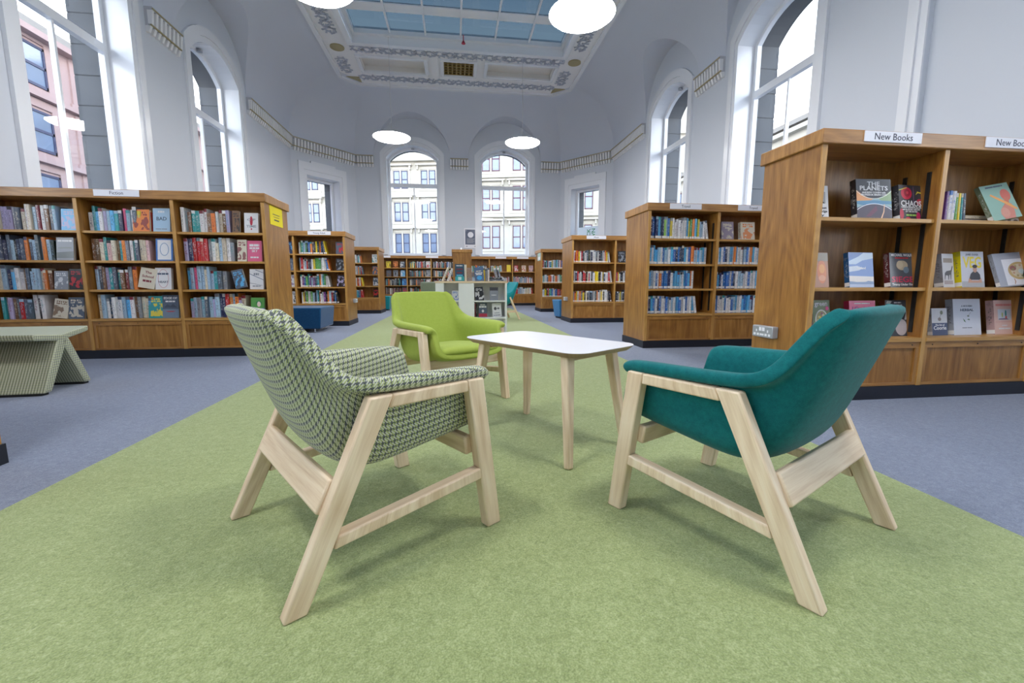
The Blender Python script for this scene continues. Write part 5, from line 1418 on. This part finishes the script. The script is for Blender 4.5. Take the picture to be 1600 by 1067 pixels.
def armchair(label, loc, rz, mat, cushion_mat=None, seam=False):
    """local +y points to the rear of the chair; origin on the floor under the front edge"""
    t = empty('armchair', (loc[0], loc[1], .005), rz, label, 'armchair')
    if seam: pass
    sh = grid_shell(shell_rows(), 'shell', mat, t, .037)
    # loose seat pad
    cu = []
    for i in range(9):
        v = i / 8; y = lerp(-.028, .425, v); rowp = []
        for j in range(11):
            u = j / 10 * 2 - 1; x = u * .222 * (1 - .05 * (1 - v) * u * u)
            e = (1 - u ** 6) * (1 - (2 * v - 1) ** 6)
            yy = y + (.012 * (1 - u * u) * -1 if v < .3 else 0)
            rowp.append((x, yy, lerp(.348, .318, v) + .020 * e))
        cu.append(rowp)
    c = grid_shell(cu, 'seat_cushion', cushion_mat or mat, t, .042)
    A = M['ash']
    for sg in (-1, 1):
        xo = sg * .287
        def plank(name, pts, w=.036):
            mb = MB(); p = [(xo - w / 2, y, z) for y, z in pts]
            if True: mb.prism(p, (w, 0, 0))
            # grain along the longest edge
            o = mb.build(name, A, t, bevel=.004)
            return o
        def leg(pts, name):       # pts: bottom-front, bottom-rear, top-rear, top-front (y,z)
            mb = MB(); a, b, c2, d2 = [Vector((0, y, z)) for y, z in pts]; w = .036
            L = ((d2 - a).length + (c2 - b).length) / 2; wd = (b - a).length
            for X0, fl in ((xo - w / 2, 0), (xo + w / 2, 1)):
                q = [Vector((X0, p.y, p.z)) for p in (a, b, c2, d2)]; uv = [(0, 0), (wd, 0), (wd, L), (0, L)]
                if fl == 0: q.reverse(); uv.reverse()
                mb.quad(q, uv)
            P4 = [a, b, c2, d2]
            for i in range(4):
                j = (i + 1) % 4; p, q2 = P4[i], P4[j]; l2 = (q2 - p).length
                mb.quad([(xo - w / 2, p.y, p.z), (xo + w / 2, p.y, p.z), (xo + w / 2, q2.y, q2.z), (xo - w / 2, q2.y, q2.z)], [(0, 0), (w, 0), (w, l2), (0, l2)] if i in (1, 3) else [(0, 0), (w, 0), (w, .03), (0, .03)])
            bmx = mb.build(name, A, t)
            me = bmx.data; b_ = bmesh.new(); b_.from_mesh(me); bmesh.ops.remove_doubles(b_, verts=b_.verts, dist=1e-5); bmesh.ops.recalc_face_normals(b_, faces=b_.faces); b_.to_mesh(me); b_.free()
            md = bmx.modifiers.new('bevel', 'BEVEL'); md.width = .005; md.segments = 2; md.limit_method = 'ANGLE'
            me.polygons.foreach_set('use_smooth', [True] * len(me.polygons)); me.set_sharp_from_angle(angle=R(30))
            return bmx
        leg([(-.022, 0), (.030, 0), (.098, .474), (.042, .474)], 'leg')
        leg([(.556, 0), (.608, 0), (.388, .474), (.325, .474)], 'leg')
        leg([(.096, .440), (.339, .440), (.325, .4735), (.098, .4735)], 'arm_rail')
        leg([(.052, .166), (.490, .128), (.478, .160), (.056, .200)], 'side_stretcher')
    # cross rails
    def rail(name, y, z, h, th, tilt):
        mb = MB(); T = Matrix.Translation((0, y, z)) @ Matrix.Rotation(R(tilt), 4, 'X'); mb.box(-.270, .270, -th / 2, th / 2, -h / 2, h / 2, 'x', T=T)
        mb.build(name, A, t, bevel=.006)
    rail('rear_rail', .488, .245, .085, .026, 26)
    rail('front_rail', .075, .268, .060, .026, -8)
    return t
# centre-front points, heading from the footprint measured on the carpet
def chair_rz(d): return math.atan2(d[1], d[0]) - math.pi / 2      # d = direction front -> rear
armchair('houndstooth wool armchair with pale wooden legs in the left foreground', (-.0615, 1.503), chair_rz((-.820, -.572)), M['hound'])
armchair('dark teal felt armchair with pale wooden legs in the right foreground', (.780, 1.455), chair_rz((.4825, -.876)), M['teal'])
armchair('lime green felt armchair facing the camera behind the white-topped table', (.085, 2.575), chair_rz((-.57, .82)), M['lime'])

# ---- table
tt = empty('coffee_table', (.420, 1.995, .005), math.atan2(.57, .82), 'low rectangular table with white top and four splayed pale wooden legs', 'table')
def rrect(hx, hy, r, n=8):
    p = []
    for cx, cy, a0 in ((hx - r, hy - r, 0), (-hx + r, hy - r, 90), (-hx + r, -hy + r, 180), (hx - r, -hy + r, 270)):
        for k in range(n + 1): a = R(a0 + 90 * k / n); p.append((cx + r * math.cos(a), cy + r * math.sin(a)))
    return p
TOPZ = .478
def slab_top(name, prof, mat, capt=None, capb=None):
    mb = MB()
    for (i0, z0), (i1, z1) in zip(prof, prof[1:]):
        a = rrect(.218 - i0, .378 - i0, .075 - i0 * .5); b = rrect(.218 - i1, .378 - i1, .075 - i1 * .5); n = len(a)
        for k in range(n):
            j = (k + 1) % n; mb.quad([(a[k][0], a[k][1], z0), (a[j][0], a[j][1], z0), (b[j][0], b[j][1], z1), (b[k][0], b[k][1], z1)], [(k * .02, 0), (k * .02 + .02, 0), (k * .02 + .02, .02), (k * .02, .02)])
    a = rrect(.218 - prof[-1][0], .378 - prof[-1][0], .075 - prof[-1][0] * .5); mb.quad([(x, y, prof[-1][1]) for x, y in a])
    if capb:
        a = rrect(.218 - prof[0][0], .378 - prof[0][0], .075 - prof[0][0] * .5); mb.quad([(x, y, prof[0][1]) for x, y in reversed(a)])
    return mb.build(name, mat, tt)
slab_top('tabletop_core', [(.022, TOPZ - .024), (.002, TOPZ - .006), (.0, TOPZ - .002)], M['ply'], capb=True)['label'] = 'bevelled brown plywood edge'
slab_top('tabletop', [(.0, TOPZ - .002), (.0005, TOPZ)], M['laminate'])
for sx in (-1, 1):
    for sy in (-1, 1):
        mb = MB(); a = (sx * .150, sy * .268, TOPZ - .022); b = (sx * .198, sy * .325, 0)
        mb.beam(b, a, .030, .030, up=(1, 0, 0), w2=.044, t2=.044)
        o = mb.build('leg', M['ash'], tt, bevel=.006)
fz = MB(); fz.box(-.12, .12, -.27, -.245, TOPZ - .05, TOPZ - .024, 'x'); fz.box(-.12, .12, .245, .27, TOPZ - .05, TOPZ - .024, 'x'); fz.build('under_rail', M['ash'], tt)

# ---- houndstooth stool at left: folded slab, extruded away to the left
st = empty('stool', (-2.76, 3.40, 0), R(4), 'houndstooth bench stool with inverted-V slab legs at the far left', 'stool')
def stool_part(name, pts, L=1.15, mat=None):
    mb = MB(); mb.prism([(0, y, z) for y, z in pts], (-L, 0, 0)); b = mb.build(name, mat or M['hound'], st, merge='recalc')
    md = b.modifiers.new('bevel', 'BEVEL'); md.width = .010; md.segments = 3; md.limit_method = 'ANGLE'
    b.data.polygons.foreach_set('use_smooth', [True] * len(b.data.polygons)); b.data.set_sharp_from_angle(angle=R(25)); return b
stool_part('seat_slab', [(-.215, .375), (.0, .350), (.255, .395), (.262, .435), (0, .395), (-.222, .418)])
stool_part('leg_slab', [(-.20, .016), (-.135, .016), (.055, .365), (-.03, .365)])
stool_part('leg_slab', [(.165, .016), (.225, .016), (.065, .365), (-.005, .365)])
for a, b in ((-.195, -.14), (.17, .22)):
    mb = MB(); mb.box(-1.1, -.02, a, b, 0, .016, 'x'); mb.build('glide', M['track'], st)
# ---- blue velvet ottoman
ot = empty('ottoman', (-2.55, 7.25, 0), 0, 'dark blue velvet ottoman on short chrome legs between two left bookcases', 'ottoman')
mb = MB()
def frust(mb, x0, x1, y0, y1, z0, z1, t):
    b = [(x0 + t, y0 + t * .6, z0), (x1 - t, y0 + t * .6, z0), (x1 - t, y1 - t * .6, z0), (x0 + t, y1 - t * .6, z0)]; c = [(x0, y0, z1), (x1, y0, z1), (x1, y1, z1), (x0, y1, z1)]
    mb.quad(list(reversed(b))); mb.quad(c)
    for i in range(4): j = (i + 1) % 4; mb.quad([b[i], b[j], c[j], c[i]])
frust(mb, -.6, .52, -.38, .38, .06, .385, .03); o = mb.build('body', M['navy'], ot, bevel=.02, seg=3)
for x in (-.45, .38):
    for y in (-.26, .26):
        mb = MB(); mb.cyl((x, y, 0), (x, y, .012), .03, 12); mb.cyl((x, y, .012), (x, y, .062), .010, 8); mb.build('leg', M['chrome'], ot)
# ---- sky blue pouffe at right, behind the music case
pf = empty('pouffe', (2.36, 9.25, 0), R(8), 'small sky blue tapered pouffe beyond the music bookcase', 'pouffe')
mb = MB(); frust(mb, -.20, .25, -.2, .2, .03, .40, .05); mb.build('body', M['sky_fabric'], pf, bevel=.015)
mb = MB(); mb.box(-.13, .18, -.14, .14, 0, .03); mb.build('base', M['track'], pf)
pf = empty('pouffe', (-1.98, 12.6, 0), 0, 'aqua pouffe just showing past the furthest left bookcase', 'pouffe')
mb = MB(); frust(mb, -.25, .17, -.2, .2, .03, .40, .03); mb.build('body', M['aqua'], pf, bevel=.015)
mb = MB(); mb.box(-.16, .10, -.14, .14, 0, .03); mb.build('base', M['track'], pf)
# ---- far chairs
def tub_chair(label, x, y, rz, mat):
    t = empty('tub_chair', (x, y, .012), rz, label, 'chair')
    rows = []
    for (cs, cz), (hw, rs, rz_), lip in ST:
        s = 1.12; half = [(fx * hw * s, lerp(cs, rs, ft) * s, lerp(cz, rz_, ft) * s) for fx, ft in ((.4, 0), (.8, .05), (.97, .25), (1, .6), (1, 1.0))]
        rows.append([(-a, b, c) for a, b, c in reversed(half)] + [(0, cs * s, cz * s)] + half)
    grid_shell(rows, 'shell', mat, t, .035, 1)
    mb = MB(); mb.box(-.22, .22, 0, .42, .35, .40); mb.build('seat_cushion', mat, t, bevel=.02)
    for sx in (-1, 1):
        for y0, y1, n_ in ((.02, .06, 'leg'), (.66, .45, 'leg')):
            mb = MB(); mb.beam((sx * .29, y0, 0), (sx * .27, y1, .46), .03, .045, up=(1, 0, 0)); mb.build(n_, M['ash'], t)
        mb = MB(); mb.beam((sx * .285, .04, .17), (sx * .285, .57, .17), .03, .045); mb.build('stretcher', M['ash'], t)
    return t
tub_chair('turquoise tub chair with pale legs half hidden by the white display unit', .60, 8.9, R(-75), M['aqua'])
tub_chair('grey-green upholstered chair just showing above the lime armchair', -.22, 9.3, R(160), M['sage'])

# ================================================================== WHITE DISPLAY UNIT
du = empty('display_unit', (.22, 5.88, .0055), 0, 'white display unit with pale oak top, centre of the room', 'shelf')
def dbx(name, a, b, y0, y1, z0, z1, mat='unit', grain='z'):
    mb = MB(); mb.box(a, b, y0, y1, z0, z1, grain); return mb.build(name, M[mat], du)
dbx('top_board', -.49, .49, -.01, .62, .752, .778, 'ash', 'x')
dbx('side_panel', .458, .482, 0, .61, 0, .752); dbx('side_panel', -.482, -.37, 0, .61, 0, .752)
dbx('front_panel', -.175, .035, 0, .02, 0, .752)
dbx('partition', -.175, -.155, .02, .24, 0, .752); dbx('partition', .015, .035, .02, .24, 0, .752)
dbx('back_panel', -.37, .458, .24, .26, 0, .752)
for z in (.06, .285, .515):
    dbx('shelf', .035, .458, .004, .24, z - .018, z)
    dbx('shelf', -.37, -.175, .004, .24, z - .018, z)
dbx('kick', -.37, .458, .03, .05, 0, .042, 'socket')
G2 = 'books on the white display unit'
o = face_book(.065 + .22 - .22, 5.93, .778, .125, .235, .03, (.02, .07, .12), C['teal'], 'dark blue and turquoise thriller standing face out on the white unit', G2, lean=6, title=[('IAN RANKIN'[:0] or '~', .90, .02, 'white', .7), ('~', .7, .03, 'maroon', .7), ('~', .5, .03, 'maroon', .6), ('~', .36, .02, 'sky', .7)], plain_front=True)
poly(o, [(-.06, .01), (.06, .01), (.06, .06), (.02, .085), (-.02, .085), (-.06, .06)], (.03, .35, .38)); poly(o, [(-.022, .02), (.022, .02), (.022, .06), (-.022, .06)], (.5, .75, .75), y=-.0005)
mb = MB(); book_mb(mb, .03, .13, .225, C['cream'], C['white'], (.3, 0, 0)); o = mb.build('book', BMATS[:3], attrs=True); o.matrix_world = Matrix.Translation((.143, 5.94, .7785)); tag(o, 'cream book standing edge-on right of the turquoise thriller', 'book', G2)
o = face_book(.335, 5.92, .778, .125, .19, .025, (.06, .11, .22), C['sky'], 'steel blue book tilted in the clear holder on the white unit', G2, lean=10, roll=-5, title=[('~', .72, .02, 'cream', .6), ('~', .58, .02, 'white', .8), ('~', .48, .02, 'white', .7)], plain_front=True)
ell(o, 0, .045, .035, .03, (.04, .30, .62))
for k, (x, a, c, h) in enumerate(((-.115, 24, 'cream', .20), (-.045, 20, 'white', .18))):
    mb = MB(); book_mb(mb, .028, .13, h, C[c], C['slate'], (.2 + k * .3, 0, 0)); o = mb.build('book', BMATS[:3], attrs=True)
    o.matrix_world = Matrix.Translation((x - .05, 5.94, .7785 + .014 * math.sin(R(a)))) @ Matrix.Rotation(R(a), 4, 'Y')
    tag(o, '%s-edged book leaning to the right at the left end of the white unit' % ['cream', 'white'][k], 'book', G2)
mb = MB(); book_mb(mb, .03, .13, .17, C['rose'], C['red'], (.9, 0, 0)); o = mb.build('book', BMATS[:3], attrs=True); o.matrix_world = Matrix.Translation((-.052, 6.12, .779 + .006)) @ Matrix.Rotation(R(-22), 4, 'Y'); tag(o, 'reddish book leaning left behind the pale leaning books on the white unit', 'book', G2)
mb = MB()
for (a, b, y0, y1, z0, z1) in ((.165, .285, 5.93, 5.934, .779, .83), (.165, .169, 5.934, 6.02, .779, .90), (.165, .285, 6.02, 6.024, .779, .965), (.165, .285, 5.934, 6.02, .779, .783)): mb.box(a, b, y0, y1, z0, z1)
tag(mb.build('leaflet_holder', M['clear']), 'clear acrylic holder standing left of the steel blue book', 'holder')
for k, (x, c, h) in enumerate(((.405, 'yellow', .185), (.437, 'grey', .175), (.47, 'white', .19))):
    mb = MB(); book_mb(mb, .028, .13, h, C[c], C['slate'], (.1 * k, 0, 1.0)); o = mb.build('book', BMATS[:3], attrs=True); o.matrix_world = Matrix.Translation((x, 6.12, .7785)) ; tag(o, '%s book upright in the row behind the steel blue one' % c, 'book', G2)
for k, (c, z) in enumerate((('slate', 0), ('black', .028))):
    mb = MB(); book_mb(mb, .026, .13, .19 - k * .02, C[c], C['white'], (.4 + k * .2, 0, 0)); o = mb.build('book', BMATS[:3], attrs=True)
    o.matrix_world = Matrix.Translation((.47, 5.90, .792 + z)) @ Matrix.Rotation(R(90), 4, 'Y'); tag(o, '%s book lying flat, %s of two at the right end of the unit' % (ADJ[c], ['lower', 'upper'][k]), 'book', G2)
for k, (x, a, c) in enumerate(((.60, -16, 'grey'), (.635, -13, 'slate'))):
    mb = MB(); book_mb(mb, .028, .10, .19, C[c], C['white'], (.7 + k * .1, 0, 1.0)); o = mb.build('book', BMATS[:3], attrs=True)
    o.matrix_world = Matrix.Translation((x, 6.07, .7785 + .014 * math.sin(R(-a)))) @ Matrix.Rotation(R(a), 4, 'Y'); tag(o, '%s book leaning left behind the flat pair on the white unit' % ADJ[c], 'book', G2)
for k, (x, z, w, h, c1, c2, lb, ti, ro) in enumerate((
        (.335, .515, .115, .185, 'black', 'white', 'black and white face-out book, upper left on the unit shelf', None, -5),
        (.53, .515, .115, .185, 'grey', 'slate', 'misty grey face-out book, upper right on the unit shelf', [('~', .42, .02, 'white', .6)], 0),
        (.375, .285, .115, .20, 'slate', 'red', 'dark book with white title over a red band, lower left unit shelf', [('~', .88, .025, 'white', .6), ('~', .74, .04, 'white', .9)], 0),
        (.575, .285, .125, .195, 'white', 'slate', 'white book with two dark smudges, lower right unit shelf', [('~', .3, .016, 'grey', .6), ('~', .14, .02, 'grey', .8)], -4))):
    o = face_book(x, 5.93, z, w, h, .025, C[c1], C[c2], lb, 'face-out books inside the white unit', lean=9, roll=ro, title=ti, seed=k, plain_front=ti is not None)
    if k == 2: poly(o, [(-w / 2, .01), (w / 2, .01), (w / 2, .055), (-w / 2, .055)], (.45, .02, .05)); ell(o, 0, .09, .016, .02, (.7, .7, .7))
    if k == 3: ell(o, -.02, .12, .02, .022, (.06, .06, .07)); ell(o, .022, .12, .018, .014, (.15, .15, .16))
    if k == 1: poly(o, [(-w / 2, .14), (w / 2, .14), (w / 2, .184), (-w / 2, .184)], (.04, .04, .05))
for k in range(2):
    mb = MB(); book_mb(mb, .018, .12, .19, C[['maroon', 'black'][k]], C['white'], (.5 + k * .2, 0, 0)); o = mb.build('book', BMATS[:3], attrs=True); o.matrix_world = Matrix.Translation((.268 + k * .022, 5.96, .2855)); tag(o, '%s upright book left of the red-banded one inside the unit' % ['maroon', 'black'][k], 'book', G2)
face_book(-.0, 5.95, .515, .09, .14, .02, C['white'], C['blue'], 'white and blue card standing in the narrow left cubby of the unit', None, lean=8, seed=2)
